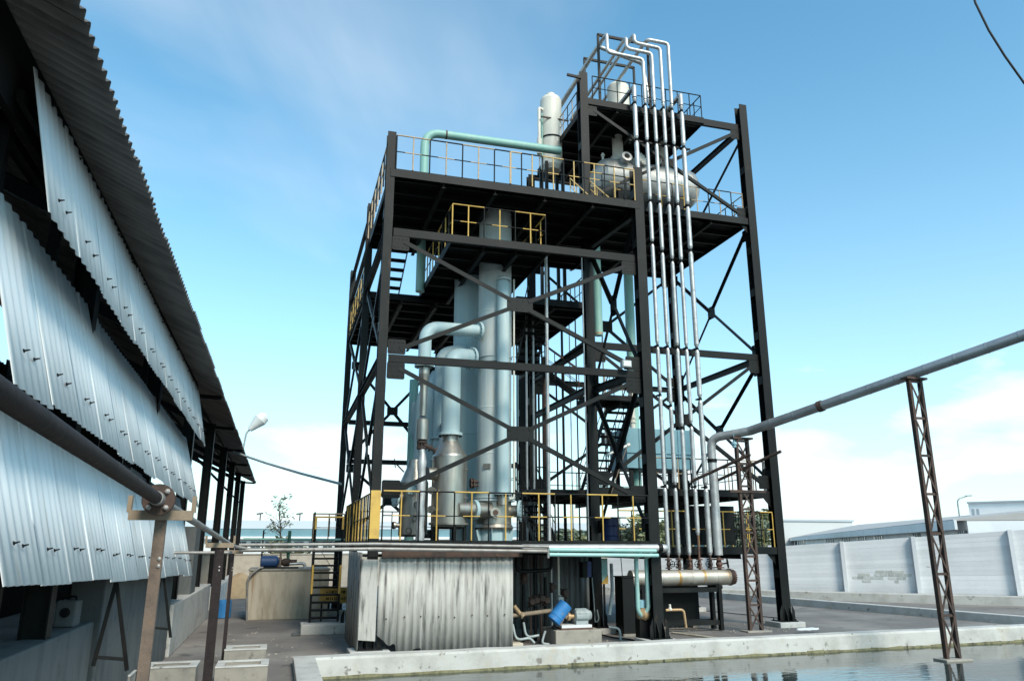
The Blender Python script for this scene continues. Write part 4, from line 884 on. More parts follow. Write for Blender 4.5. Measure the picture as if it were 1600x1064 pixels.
# --- blue box tank on the mid deck
a, b = at(978, 668, 23.4), at(1078, 668, 23.4)
t = thing('box_tank', ((a.x + b.x) / 2, 23.9, ZR2), 'blue-grey rectangular tank on the middle deck behind the risers', 'tank')
m = MB(); m.box(a.x, b.x, 23.4, 24.8, 4.75, a.z); sh = build('body', m, 'tank_blue', t, bevel=.01)
for k in range(1, 5): x = a.x + (b.x - a.x) * k / 5; m = MB(); m.box(x - .02, x + .02, 23.375, 23.399, 4.76, a.z - .01); build('rib', m, 'tank_blue', sh)
m = MB(); m.box(a.x - .01, b.x + .01, 23.36, 23.398, 5.25, 5.29); build('rib', m, 'tank_blue', sh)
for x in (a.x + .2, b.x - .2):
    for y in (23.55, 24.65): m = MB(); m.box(x - .06, x + .06, y - .06, y + .06, ZR2, 4.75); build('leg', m, 'steel', t)
c = at(988, 650, 23.8); simple_pipe('tank_inlet', [(c.x, 23.8, 6.1), (c.x, 23.8, 7.4)], .09, 'cream', 'pale inlet pipe with flanges on top of the blue box tank', .1, flanges=[((c.x, 23.8, 6.35), (0, 0, 1)), ((c.x, 23.8, 6.5), (0, 0, 1))])
# --- blue drum on deck one
c = at(952, 838, 22.6)
t = thing('blue_drum', (c.x, 22.6, ZR1), 'dark blue drum standing on the lowest deck right of the middle column', 'drum')
m = MB(); m.lathe((c.x, 22.6, ZR1 + .01), (0, 0, 1), [(0, .28), (.02, .29), (.3, .29), (.31, .30), (.33, .29), (.6, .29), (.61, .30), (.63, .29), (.86, .29), (.88, .27)], 28); build('body', m, 'barrel_blue', t)
m = MB(); m.lathe((c.x, 22.6, ZR1 + .88), (0, 0, 1), [(0, .26), (.01, .26)], 24); build('lid', m, 'barrel_blue', t)
# dark panel box right on the lowest deck
a, b = at(1062, 840, 22.4), at(1150, 840, 22.4); t = thing('dark_cabinet', ((a.x + b.x) / 2, 22.7, ZR1), 'large dark cabinet on the lowest deck behind the risers', 'cabinet')
m = MB(); m.box(a.x, b.x, 22.4, 23.4, ZR1 + .06, 3.5); build('body', m, 'steel', t, bevel=.01)
for k in range(3): x = a.x + (b.x - a.x) * (k + .5) / 3; m = MB(); m.box(x - .24, x + .24, 22.385, 22.399, ZR1 + .15, 3.4); build('door_panel', m, 'steel', t)
# floodlight and tube light on the frame
c = at(975, 573, 17.5); t = thing('floodlight', c, 'small pale floodlight box on the front beam beside the right column', 'lamp'); m = MB(); m.box(c.x - .13, c.x + .13, 17.30, 17.46, ZM + .03, ZM + .22); build('housing', m, 'motor_grey', t, bevel=.02); m = MB(); m.box(c.x - .10, c.x + .10, 17.288, 17.299, ZM + .06, ZM + .19); build('lens', m, 'lamp_white', t)
m = MB(); m.box(c.x - .03, c.x + .03, 17.34, 17.44, ZM - .0, ZM + .03); build('foot', m, 'steel', t)
a, b = at(948, 711, 19.4), at(980, 696, 19.4); t = thing('tube_lamp', a.lerp(b, .5), 'white tube lamp fitting slung askew beside the inner stair', 'lamp'); m = MB(); m.cyl(a, b, .035, 10); build('tube', m, 'lamp_white', t); m = MB(); m.cyl(b, b + (b - a).normalized() * .08, .05, 10); build('holder', m, 'cream', t); m = MB(); m.tube([b, at(955, 770, 19.4)], .012, 6); build('stalk', m, 'wood', t)

# ================================================================== UNDER AND IN FRONT OF THE TOWER
# --- weathered corrugated hut
YH = 17.27; hx0, hx1 = at(590, 950, YH).x, at(799, 950, YH).x; hz1 = 2.04; xl = at(561, 950, YH + .05).x
t = thing('corrugated_hut', ((hx0 + hx1) / 2, YH + 1, 0), 'weathered corrugated hut with dark streaks under the tower\'s front deck', 'hut')
ns = 4; w = (hx1 - hx0) / ns
def ragged(k):
    def f(x):
        if k == 0: return .42 - .8 * x if x < .2 else .22 + .02 * math.sin(x * 40) if x < .42 else .05
        if k == 1: return .10 + .03 * math.sin(9 * x) if x < .22 else .02 + .012 * math.sin(14 * x)
        if k == 3: return .015 + .03 * (.2 < x < .4)
        return .01 + .012 * math.sin(11 * x + k)
    return f
for k in range(ns):
    m = MB(); m.corr((hx0 + k * w, YH - .006 * (k % 2), .02 + rnd(-.01, .01)), (1, 0, rnd(-.004, .004)), (0, 0, 1), (0, -1, 0), w + .03, hz1 - .02 + rnd(-.02, .0), .146, .012, .005, 8, ragged(k)); o = build('sheet', m, 'dirty_sheet', t)
    for fx in (.25, .78):
        p = V((hx0 + k * w + w * fx, YH - .032, .78 + rnd(-.02, .02))); m = MB(); m.lathe(p, (0, -1, 0), [(0, .018), (.01, .014), (.016, .004)], 8); build('fixing', m, 'rust_steel', o)
m = MB(); m.box8([(xl, YH - .02, .36), (hx0 - .03, YH - .045, .33), (hx0 - .03, YH - .037, .33), (xl, YH - .012, .36), (xl, YH - .02, 1.99), (hx0 - .03, YH - .045, 1.98), (hx0 - .03, YH - .037, 1.98), (xl, YH - .012, 1.99)]); build('corner_strip', m, 'dirty_sheet', t)
# left side wall, two sheets running back
bl = gz(541, 1000); dS = V((bl.x - xl - .02, bl.y - YH, 0)); Ls = dS.length; dS.normalize()
for k in range(3):
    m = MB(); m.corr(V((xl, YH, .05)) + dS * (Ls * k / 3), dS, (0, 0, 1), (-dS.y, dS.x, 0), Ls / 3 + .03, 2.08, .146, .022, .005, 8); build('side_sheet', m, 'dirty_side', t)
for z in (1.0, 1.95): m = MB(); m.bar((hx0, YH + .06, z), (hx1, YH + .06, z), .05, .05, (0, 0, 1)); build('sheeting_rail', m, 'steel', t)
m = MB(); m.box(xl + .1, hx1 - .05, YH + .1, YH + 2.6, 2.03, 2.06); build('roof_board', m, 'steel', t)
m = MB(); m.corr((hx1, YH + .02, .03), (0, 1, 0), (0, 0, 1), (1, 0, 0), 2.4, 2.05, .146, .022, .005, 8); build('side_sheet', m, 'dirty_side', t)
# rusty fascia beam in front of deck one
a, b = at(597, 862, 17.2), at(816, 862, 17.2)
m = MB(); m.bar((a.x, 17.22, 2.105), (b.x, 17.22, 2.105), .10, .17, (0, 0, 1)); tag(build('rusty_beam', m, 'rust_steel'), 'brown rusty beam running along the top of the corrugated hut', 'beam')
# --- horizontal pipes along the deck edge
xr = at(1040, 855, 17.1).x; xm = at(815, 855, 17.1).x
t = thing('silver_feed_pipe', ((xm + xr) / 2, 17.08, 2.1), 'silver clad pipe along the lowest deck edge ending at the front right column', 'pipe')
zz = at(930, 856, 17.08).z
m = MB(); m.tube([(xm, 17.08, zz), (xr - .22, 17.08, zz)], .088, 18); build('cladding', m, 'alu', t)
m = MB(); m.tube([(xr - .12, 17.08, zz), (xr, 17.08, zz), (xr + .02, 17.3, zz - .02)], .088, 18, .1); build('end_bend', m, 'alu', t)
m = MB(); flange(m, (xr - .17, 17.08, zz), (1, 0, 0), .095, .11); build('joint', m, 'steel', t)
PL = -.86
for nm, dy, dz, r_, xe, mt, lb in (('yard_pipe', -.10, .045, .034, 5.85, 'alu_dull0', 'upper of two long thin grey pipes crossing in front of the tower'), ('yard_pipe', -.06, -.055, .040, 5.85, 'alu_dull0', 'lower of two long thin grey pipes crossing in front of the tower')):
    y0 = 16.92 + dy; m = MB(); m.tube([(PL + .1, y0, 2.24 + dz), (2, y0, 2.26 + dz), (xe, y0, 2.20 + dz)], r_, 12); tag(build(nm, m, 'galv'), lb, 'pipe') if 'galv' in MATS else tag(build(nm, m, 'alu'), lb, 'pipe')
x0, x1 = 5.86, at(1022, 866, 16.95).x
for dz, y, lb, dr in ((-.02, 16.84, 'upper turquoise pipe continuing the thin pipes to the right column', 0), (-.125, 16.84, 'lower turquoise pipe continuing the thin pipes to the right column', 1)):
    m = MB(); m.tube([(x0, y, 2.20 + dz), (x1 + .05 * dr, y, 2.17 + dz)], .042, 12); tag(build('turquoise_pipe', m, 'teal_pipe'), lb, 'pipe')
m = MB(); m.cyl((x0 - .02, 16.84, 2.0), (x0 - .02, 16.84, 2.28), .03, 8); tag(build('pipe_coupling', m, 'galv' if 'galv' in MATS else 'alu'), 'small upright clamp where the grey pipes turn turquoise', 'clamp')
a = at(994, 880, 17.6); b = at(1010, 880, 17.6)
for x, zb_, lb in ((a.x, .75, 'left of two vertical turquoise pipes beside the front right column'), (b.x, .78, 'right of two vertical turquoise pipes beside the front right column')):
    m = MB(); m.tube([(x, 17.3, 2.06), (x, 17.6, 2.0), (x, 17.6, zb_), (x + (.14 if x < b.x - .01 else -.12), 17.7, zb_ - .12)], .052, 12, .12); tag(build('turquoise_drop', m, 'teal_pipe'), lb, 'pipe')
c = at(1007, 930, 17.75); t = thing('small_pump', (c.x, 17.8, .2), 'small blue-green pump head between the turquoise drop pipes', 'pump')
m = MB(); m.lathe((c.x - .05, 17.75, .68), (1, -.6, 0), [(-.16, .06), (-.1, .14), (.05, .16), (.12, .12), (.16, .05)], 20); build('casing', m, 'copper', t)
m = MB(); m.lathe((c.x - .08, 17.8, .82), (0, 0, 1), [(0, .12), (.16, .12), (.18, .08)], 18); build('motor', m, 'tank_blue', t); m = MB(); m.box(c.x - .18, c.x + .08, 17.7, 17.95, .03, .56); build('pedestal', m, 'steel', t)
# --- pump on concrete plinth with blue guard
pl0, pl1 = at(866, 990, 17.85), at(938, 990, 17.85)
t = thing('concrete_plinth', (pl0.x + .4, 18.2, 0), 'grey concrete plinth under the blue guarded pump', 'plinth'); m = MB(); m.box(pl0.x, pl1.x, 17.75, 18.75, 0, .36); build('block', m, 'concrete', t, bevel=.02)
t = thing('pump_set', (pl0.x + .4, 18.2, .36), 'pump set with grey motor on a white baseplate atop the plinth', 'pump')
m = MB(); m.m = 0; m.box(pl0.x + .18, pl1.x - .18, 17.85, 18.4, .362, .40); m.m = 1; m.box(pl0.x + .2, pl1.x - .2, 17.87, 18.38, .40, .46); build('baseplate', m, ['valve_red', 'white_paint'], t)
cx = pl1.x - .36; m = MB(); m.lathe((cx - .22, 18.05, .66), (1, 0, 0), [(0, .10), (.02, .145), (.34, .145), (.36, .12), (.42, .10)], 22); mo = build('motor', m, 'motor_grey', t)
for k in range(9): a_ = R(40 * k); m = MB(); m.bar((cx - .18, 18.05 + .15 * math.cos(a_), .66 + .15 * math.sin(a_)), (cx + .1, 18.05 + .15 * math.cos(a_), .66 + .15 * math.sin(a_)), .012, .02); build('cooling_fin', m, 'motor_grey', mo)
m = MB(); m.box(cx - .2, cx + .1, 17.95, 18.15, .45, .54); build('motor_foot', m, 'motor_grey', mo)
m = MB(); m.cyl((cx - .45, 18.05, .64), (cx - .22, 18.05, .64), .05, 12); flange(m, (cx - .36, 18.05, .64), (1, 0, 0), .09, .06); build('coupling', m, 'copper', t)
m = MB(); m.lathe((cx - .62, 18.05, .62), (1, 0, 0), [(-.1, .05), (-.06, .14), (.06, .15), (.12, .08)], 20); build('volute', m, 'copper', t)
a, b = at(866, 968, 17.9), at(884, 944, 17.9); d = (b - a).normalized()
t = thing('blue_cylinder', a, 'scuffed bright blue cylinder tilted beside the pump motor', 'cylinder'); m = MB(); m.lathe(a - d * .05, d, [(0, .10), (.02, .17), (.5, .17), (.52, .12), (.54, .01)], 26); build('body', m, 'guard_blue', t)
m = MB(); m.lathe(a + d * .08, d, [(0, .1705), (.006, .178), (.03, .178), (.036, .1705)], 26, cap=False); build('rim_band', m, 'guard_blue', t); m = MB(); m.bar(a - d * .02 + V((0, .05, -.12)), V((a.x + .05, 17.95, .36)), .08, .08); build('foot', m, 'steel', t)
m = MB(); a_, b_ = at(805, 962, 17.95), at(862, 954, 17.95); m.tube([(a_.x - .1, 18.0, a_.z), (b_.x, 18.0, b_.z)], .05, 12); flange(m, a_ + V((.15, 0, .01)), (1, 0, .1), .08, .05); tag(build('suction_pipe', m, 'wood'), 'tan suction pipe running left from the blue cylinder', 'pipe')
for k, (pts, lb) in enumerate((([(801, 975), (806, 1000), (828, 996), (835, 1004)], 'grey bent pipe at the foot of the hut\'s right edge'), ([(818, 972), (822, 996), (842, 992)], 'second grey bent pipe right of the hut edge'), ([(852, 985), (846, 1005), (858, 1006)], 'short looping hose against the plinth'))):
    m = MB(); m.tube([at(x, y, 17.75 + .1 * k) for x, y in pts], .028, 10, .15); tag(build('ground_pipe', m, 'motor_grey'), lb, 'pipe')
m = MB(); a_ = at(820, 985, 17.9); m.tube([at(803, 946, 17.95), at(812, 958, 17.95), at(818, 962, 17.95)], .05, 10); tag(build('pipe_elbow', m, 'copper'), 'rusty elbow just right of the hut above the suction pipe', 'pipe')
m = MB(); c = at(808, 1003, 17.6); m.box(c.x - .15, c.x + .12, 17.5, 17.85, 0, .15); tag(build('footing_block', m, 'concrete_stained', bevel=.02), 'rust-stained footing block right of the hut corner', 'block')
# --- grey corrugated screen behind the pumps
ys = 20.9; sx0, sx1 = at(770, 900, ys).x, at(938, 900, ys).x; n = 5
t = thing('corrugated_screen', ((sx0 + sx1) / 2, ys, 0), 'dull grey corrugated screen wall under the tower behind the pump', 'wall')
for k in range(n): m = MB(); m.corr((sx0 + (sx1 - sx0) * k / n, ys, .1), (1, 0, 0), (0, 0, 1), (0, -1, 0), (sx1 - sx0) / n + .03, 2.0, .17, .025, .005, 8); build('sheet', m, 'grey_sheet', t)
for z in (.7, 1.9): m = MB(); m.bar((sx0, ys + .06, z), (sx1, ys + .06, z), .05, .06, (0, 0, 1)); build('rail', m, 'steel', t)
# dark service pipes and valves in front of the screen
for k, (px, w_, z1, mt) in enumerate(((818, .05, 2.1, 'steel'), (829, .022, 2.0, 'rust_steel'), (836, .045, 2.1, 'steel'), (845, .03, 1.95, 'rust_steel'), (852, .04, 1.5, 'steel'), (862, .02, 2.1, 'galv0'), (873, .03, 2.1, 'cream'), (881, .05, 1.2, 'steel'))):
    x = at(px, 920, 19.0).x; t = thing('service_line', (x, 19.0, 0), 'upright service line in front of the corrugated screen, %s from the hut' % (['first', 'second', 'third', 'fourth', 'fifth', 'sixth', 'seventh', 'eighth'][k]), 'pipe', 'service lines under the deck')
    m = MB(); m.tube([(x, 19, 0), (x, 19, z1 if z1 < 1.8 else 2.17)], w_, 10); build('pipe_run', m, mt if mt in MATS else 'alu', t)
    zz = rnd(.6, 1.5); m = MB(); m.lathe((x, 19, zz), (0, 0, 1), [(0, w_ + .05), (.02, w_ + .05), (.04, w_ + .02), (.12, w_ + .04), (.2, w_ + .02), (.22, w_ + .05), (.24, w_ + .05)], 12); m.cyl((x, 19, zz + .12), (x, 18.82, zz + .14), .012, 6); m.lathe((x, 18.82, zz + .14), (0, -1, 0), [(0, .07), (.012, .07)], 14); build('valve', m, 'motor_grey' if k == 6 else 'rust_steel', t)
m = MB(); m.tube([at(808, 868, 18.2), at(808, 893, 18.2), at(862, 890, 18.2), at(862, 868, 18.2)], .045, 10, .15); tag(build('loop_pipe', m, 'steel'), 'black U-shaped pipe hanging under the deck right of the hut', 'pipe')
# control boxes on the middle column
t = thing('switch_box', (8.3, 20.0, 1.2), 'black and blue switch boxes on the middle column under the deck', 'switch box')
a, b = at(909, 878, 19.95), at(917, 902, 19.95); m = MB(); m.box(a.x, b.x, 19.9, 20.12, b.z, a.z); build('black_box', m, 'steel', t, bevel=.008); c = at(924, 902, 19.95); m = MB(); m.box(b.x + .005, c.x, 19.92, 20.12, b.z + .01, a.z + .02); build('blue_box', m, 'barrel_blue', t, bevel=.008)
m = MB(); m.tube([at(925, 902, 19.9), at(928, 940, 19.9), at(930, 973, 19.9), at(936, 968, 19.8), at(933, 952, 19.8)], .018, 8, .1); tag(build('grey_cable', m, 'motor_grey'), 'grey cable looping down beside the middle column', 'cable')
# notice board behind
c = at(943, 892, 21.0); t = thing('notice_board', (c.x, 21.0, .8), 'teal and yellow board right of the middle column', 'board')
a, b, e = at(937, 872, 21), at(949, 872, 21), at(946, 912, 21); m = MB(); m.plate([a, (e.x, 21, e.z + .02), b][0:0] + [(a.x, 21, a.z), (a.x, 21, e.z), (b.x, 21, e.z), (b.x, 21, a.z)], (0, 1, 0), .02); build('panel', m, 'teal_pipe', t); m = MB(); m.plate([(a.x, 20.985, e.z), (b.x, 20.985, e.z), (b.x, 20.985, a.z - .45)], (0, 1, 0), .01); build('yellow_corner', m, 'yellow', t); m = MB(); m.bar(((a.x + b.x) / 2, 21.03, 0), ((a.x + b.x) / 2, 21.03, a.z), .05, .05); build('post', m, 'steel', t)
c = at(977, 990, 18.4); m = MB(); m.tube([at(955, 880, 18.8), at(957, 925, 18.8), at(952, 960, 18.8)], .045, 10, .2); tag(build('drain_pipe', m, 'motor_grey'), 'grey vertical drain pipe right of the middle column', 'pipe')
m = MB(); m.tube([(at(968, 965, 18.6).x, 18.6, 0), (at(968, 965, 18.6).x, 18.6, .28), (at(968, 965, 18.6).x - .25, 18.7, .30)], .03, 10, .12); tag(build('stub_pipe', m, 'motor_grey'), 'short grey stub pipe bent over on the yard', 'pipe')
# black box tank left of the header
a, b = at(974, 960, 19.3), at(990, 895, 19.3); t = thing('black_tank', (a.x + .1, 19.5, 0), 'narrow black box tank at the left end of the header', 'tank'); m = MB(); m.box(a.x, a.x + .34, 19.3, 19.8, .06, 1.45); build('body', m, 'steel', t, bevel=.01); m = MB(); m.box(a.x - .03, a.x + .37, 19.27, 19.83, 1.45, 1.48); build('lid', m, 'steel', t); m = MB(); m.box(a.x - .02, a.x + .36, 19.28, 19.82, 0, .06); build('base', m, 'concrete', t); m = MB(); m.tube([(a.x + .1, 19.5, 1.48), (a.x + .07, 19.5, 2.1)], .012, 6); build('rod', m, 'steel', t)
a, b = at(1035, 960, 20.6), at(1090, 905, 20.6); t = thing('black_condensate_tank', ((a.x + b.x) / 2, 21, 0), 'large black tank standing behind the header drum stand', 'tank'); m = MB(); m.box(a.x, b.x, 20.6, 21.6, .22, 1.3); build('body', m, 'steel', t, bevel=.01)
for x in (a.x + .1, b.x - .1): m = MB(); m.box(x - .1, x + .1, 20.65, 21.5, 0, .22); build('support', m, 'concrete', t)
m = MB(); c0 = at(1040, 953, 18.9); m.tube([c0, at(1068, 952, 18.9), at(1072, 980, 18.9)], .035, 10, .1); o = build('copper_drain', m, 'copper'); tag(o, 'rusty brown drain pipe bending down beneath the header drum', 'pipe')
m = MB(); m.lathe(at(1047, 953, 18.9), (0, 0, 1), [(0, .05), (.05, .05), (.07, .03), (.14, .03), (.15, .01)], 12); tag(build('brass_cap', m, 'cream'), 'small pale valve cap on the rusty drain pipe', 'valve')
m = MB(); m.tube([gz(1050, 988, .02), gz(1090, 993, .02), gz(1128, 998, .02)], .03, 8); tag(build('hose', m, 'concrete_stained'), 'tan hose lying on the yard right of the front column foot', 'hose')
m = MB(); m.tube([gz(935, 990, .02), gz(960, 996, .02), gz(985, 998, .02), gz(1003, 1004, .02)], .018, 8, .4); tag(build('black_cable', m, 'rubber'), 'black cable snaking on the yard towards the front column foot', 'cable')
m = MB(); m.tube([gz(972, 988, .02), gz(1012, 995, .02)], .022, 8); tag(build('floor_pipe', m, 'rubber'), 'short dark pipe lying on the yard left of the front column', 'pipe')

# ================================================================== LEFT SHED
EX, EZ, YE0, YE1 = -1.60, 5.92, 1.2, 50.0
SLOPE = R(25)
shed = thing('industrial_shed', (-6, 25, 0), 'long open-sided shed at left with corrugated roof and white louvre panels', 'shed')
ux = V((-math.cos(SLOPE), 0, math.sin(SLOPE)))       # up the roof
nr = V((math.sin(SLOPE), 0, math.cos(SLOPE)))
m = MB(); pq = V((EX, 0, EZ)) + ux * .98 - nr * .11; m.bar((pq.x, YE0, pq.z), (pq.x, YE1, pq.z), .07, .14, (0, 0, 1)); roof = build('roof_purlin', m, 'steel', shed)
ky = YE0; k = 0
while ky < YE1 - .1:
    m = MB(); o0 = V((EX, ky, EZ)) + nr * (.004 * (k % 2)) + ux * rnd(-.03, .02)
    wd = min(1.05, YE1 - ky)
    # waves run across the roof slope, so each sheet's edge shows as teeth along the eave
    m.corr(o0, (0, 1, 0), ux, nr, wd + .04, 7.4, .146, .026, .006, 6); build('roof_sheet', m, 'roof_sheet', shed); ky += 1.05; k += 1
for off in (1.6, 2.9, 4.3, 5.8):
    p = V((EX, 0, EZ)) + ux * off - nr * .12; m = MB(); m.bar((p.x, YE0, p.z), (p.x, YE1, p.z), .07, .14, (0, 0, 1)); build('purlin', m, 'steel', shed)
COLX = -2.22
for y in (4.7, 9.4, 14.6, 20.4, 26.0, 32.3, 38.2, 44.0, 49.6):
    m = MB(); m.hsec((COLX - .12, y, 0), (COLX - .12, y, EZ + .10), .20, .26, .016, .014, (1, 0, 0)); c_ = build('column', m, 'steel', shed)
    m = MB(); a = V((EX - .6, y, EZ + .02)); b = a + ux * 6.3; m.hsec(a - nr * .1, b - nr * .1, .10, .20, .012, .01, (0, 0, 1)); build('rafter', m, 'steel', shed)
    m = MB(); m.bar((COLX - .12, y, EZ - 1.3), (COLX - 1.9, y, EZ + .35), .07, .07); build('knee_brace', m, 'steel', shed)
    if y < 6 or y > 20: m = MB(); m.bar((COLX, y + .06, EZ - .0), (EX - .05, y + .06, EZ - .03), .06, .10, (0, 0, 1)); build('eave_arm', m, 'steel', shed)
    m = MB(); m.hsec((-8.2, y, 0), (-8.2, y, EZ + 1.8), .2, .24, .016, .014, (1, 0, 0)); build('rear_column', m, 'steel', shed)
for z in (EZ - .22, 4.4, 3.1):
    m = MB(); m.bar((COLX - .26, 2, z), (COLX - .26, 20.4, z), .06, .10, (0, 0, 1)); build('girt', m, 'steel', shed)
m = MB(); m.box(-2.30, -2.24, 4.9, 20.4, 5.55, 6.19); build('gap_shade_board', m, 'steel_grate', shed)  # near-black board added to draw the shaded gap between louvre top and roof
# interior back wall and far gable, coloured near black to stand in for the shade inside
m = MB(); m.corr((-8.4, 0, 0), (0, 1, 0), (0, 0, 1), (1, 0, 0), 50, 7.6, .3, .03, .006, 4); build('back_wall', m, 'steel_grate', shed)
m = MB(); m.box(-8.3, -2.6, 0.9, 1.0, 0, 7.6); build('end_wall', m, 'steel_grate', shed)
# low walls
m = MB(); m.box(-2.62, -2.16, .5, 11.3, 0, 1.36); build('low_wall', m, 'concrete_dark', shed, bevel=.02)
m = MB(); m.box(-2.50, -2.10, 11.4, 18.4, 0, 2.6); build('pier_wall', m, 'concrete_dark', shed, bevel=.02)
m = MB(); m.box(-2.55, -2.04, 18.5, 28.0, 0, 1.05); build('white_low_wall', m, 'whitewash', shed, bevel=.02)
m = MB(); m.box(-2.45, -2.10, 22.2, 23.4, 1.05, 2.75); build('grey_pier', m, 'concrete_dark', shed)
m = MB(); m.box(-2.4, -2.02, 31.0, 49.0, 0, .75); build('far_low_wall', m, 'whitewash', shed)
def louvre(zt0, zt1, zb0, zb1, y0, y1, xt, xb, label):
    m = MB(); m.bar((xt - .05, y0, (zt0 + zt1) / 2 - .25), (xt - .05, y1, (zt0 + zt1) / 2 - .25), .05, .09, (0, 0, 1)); o = build('louvre_panel', m, 'steel', shed); o['label'] = label
    y = y0; k = 0
    while y < y1 - .05:
        w_ = min(.95, y1 - y); f = (y - y0) / (y1 - y0); zt = zt0 + (zt1 - zt0) * f; zb = zb0 + (zb1 - zb0) * f
        j = rnd(-.02, .02); top = V((xt + rnd(-.003, .003), y, zt + rnd(-.02, .02))); bot = V((xb + rnd(-.004, .004), y, zb + j)); up = top - bot; h = up.length
        slope = (zb1 - zb0) / (y1 - y0); nrm = V((1, 0, 0)) - up.normalized() * up.normalized().x
        mm = MB(); mm.corr(bot + nrm.normalized() * (.003 * (k % 2)), V((0, 1, slope)), up, nrm, w_ + .03, h, .19, .011, .006, 8); sh = build('sheet', mm, 'louvre', o)
        for fr in ((.19, .93) if zt0 > 5.5 else (.19,)):
            for dy in ((.3, .55) if fr < .5 else (.42,)):
                if dy > w_: continue
                p = bot + V((0, dy + rnd(-.04, .04), slope * dy)) + up * (fr + rnd(-.008, .008)) + nrm.normalized() * .02
                b = MB(); b.lathe(p, nrm, [(0, .016), (.006, .016), (.012, .008), (.045, .005)], 8); build('hook_bolt', b, 'steel', sh)
        y += .95; k += 1
    return o
louvre(5.96, 5.91, 4.72, 4.57, 6.12, 19.6, -2.14, -1.86, 'topmost white corrugated louvre strip')
louvre(4.98, 4.72, 3.40, 3.13, 6.0, 19.5, -2.30, -1.86, 'middle white corrugated louvre strip')
louvre(3.55, 3.30, 2.00, 1.63, 6.4, 19.4, -2.28, -1.84, 'lowest white corrugated louvre strip')
for y in (6.55, 8.2, 14.0):
    m = MB(); m.bar((-2.40, y, 1.4), (-2.40, y, 6.1), .09, .09); build('louvre_post', m, 'steel', shed)
for y, zb in ((11.1, .86), (15.3, .80)):
    p = V((-1.93, y, 1.86)); l = V((-2.07, y, zb)); r = V((-1.70, y + .1, zb - .08)); m = MB()
    m.bar(p, l, .045, .045); build('bracket_leg', m, 'steel', shed); m = MB(); m.bar(p, r, .045, .045); build('bracket_leg', m, 'steel', shed)
    m = MB(); m.bar(l.lerp(p, .1), r.lerp(p, .12), .035, .04); build('bracket_tie', m, 'steel', shed)
# things inside the shed: a dim machine and an air-cooler on the wall
t = thing('metal_box', (-2.33, 10.65, 1.36), 'small grey metal case standing on the shed\'s low wall', 'box'); c = at(116, 965, 9.6); m = MB(); m.box(-2.44, -2.22, 10.5, 10.8, 1.365, 1.66); build('case', m, 'concrete_dark', t, bevel=.02); m = MB(); m.lathe((-2.33, 10.5, 1.53), (0, -1, 0), [(0, .055), (.01, .055)], 16); build('dial', m, 'steel', t); m = MB(); m.tube([(-2.40, 10.65, 1.66), (-2.40, 10.65, 1.70), (-2.26, 10.65, 1.70), (-2.26, 10.65, 1.66)], .012, 6, .02); build('handle', m, 'steel', t)
for k, (x, y) in enumerate(((-4.6, 7.5), (-5.2, 11.2))):
    t = thing('stored_machine', (x, y, 0), ['dim dark machine inside the shed, nearer the camera', 'dim dark machine deeper inside the shed'][k], 'machine'); m = MB(); m.box(x - .7, x + .7, y - .9, y + .9, 0, 1.3); build('body', m, 'steel', t, bevel=.04); m = MB(); m.cyl((x, y - .5, 1.3), (x, y - .5, 1.75), .3, 20); build('drum', m, 'motor_grey', t)
# street-lamp on the far eave
b = at(379, 706, 40); c = at(385, 676, 40); e = at(399, 663, 40)
t = thing('eave_lamp', b, 'pale lamp head on a bent arm at the far end of the shed eave', 'lamp'); m = MB(); m.tube([b + V((-.1, 0, -.5)), b, c, c.lerp(e, .4)], .045, 8, .3); build('arm', m, 'motor_grey', t)
d = (e - c).normalized(); m = MB(); m.lathe(c + d * .2, d, [(0, .12), (.25, .2), (.7, .34), (.95, .3), (1.1, .1)], 16); build('head', m, 'lamp_white', t)
# conduit from the eave to the tower
a, b = at(365, 706, 32), at(533, 756, 27.0); m = MB(); m.tube([a, a.lerp(b, .33) + V((0, 0, -.05)), a.lerp(b, .66) + V((0, 0, -.05)), b], .045, 10); tag(build('eave_conduit', m, 'motor_grey'), 'sagging grey conduit running from the shed eave to the tower', 'conduit')
# blue drum by the far columns
c = gz(349, 965); t = thing('blue_bin', c, 'light blue drum beside the shed columns', 'drum'); m = MB(); m.lathe(c, (0, 0, 1), [(0, .2), (.02, .22), (.5, .22), (.52, .2)], 20); build('body', m, 'guard_blue', t); m = MB(); m.lathe(c + V((0, 0, .52)), (0, 0, 1), [(0, .21), (.03, .21), (.035, .18)], 20); build('lid', m, 'guard_blue', t)

# ================================================================== FOREGROUND PIPE ON POSTS
def zpl(y): return 2.755 - .040 * (y - 2.6)
t = thing('yard_main', (PL, 6, 2.6), 'dark steel pipe passing close by the camera along the shed louvres', 'pipe')
m = MB(); m.tube([(PL, .6, zpl(.6)), (PL, 6.12, zpl(6.12))], .043, 24); build('large_pipe', m, 'dark_pipe' if 'dark_pipe' in MATS else 'rust_steel', t)
m = MB(); m.tube([(PL, 6.2, zpl(6.2)), (PL, 16.75, 2.26), (PL + .25, 16.85, 2.22)], .034, 18, .2); build('small_pipe', m, 'galv' if 'galv' in MATS else 'alu', t)
m = MB(); m.cyl((PL, 6.0, zpl(6)), (PL, 6.13, zpl(6.1)), .05, 18); build('sleeve', m, 'galv' if 'galv' in MATS else 'alu', t)
for yy in (6.14, 6.175):
    m = MB(); flange(m, (PL, yy, zpl(6.15)), (0, 1, 0), .112, .026); f_ = build('flange', m, 'rust_steel', t)
    if yy < 6.15:
        for k in range(4):
            a_ = R(45 + 90 * k); p = V((PL + .082 * math.cos(a_), 6.126, zpl(6.15) + .082 * math.sin(a_))); b = MB(); b.lathe(p, (0, -1, 0), [(0, .02), (.014, .02), (.018, .012), (.03, .012), (.032, .002)], 6, smooth=False); build('bolt', b, 'galv' if 'galv' in MATS else 'alu', f_)
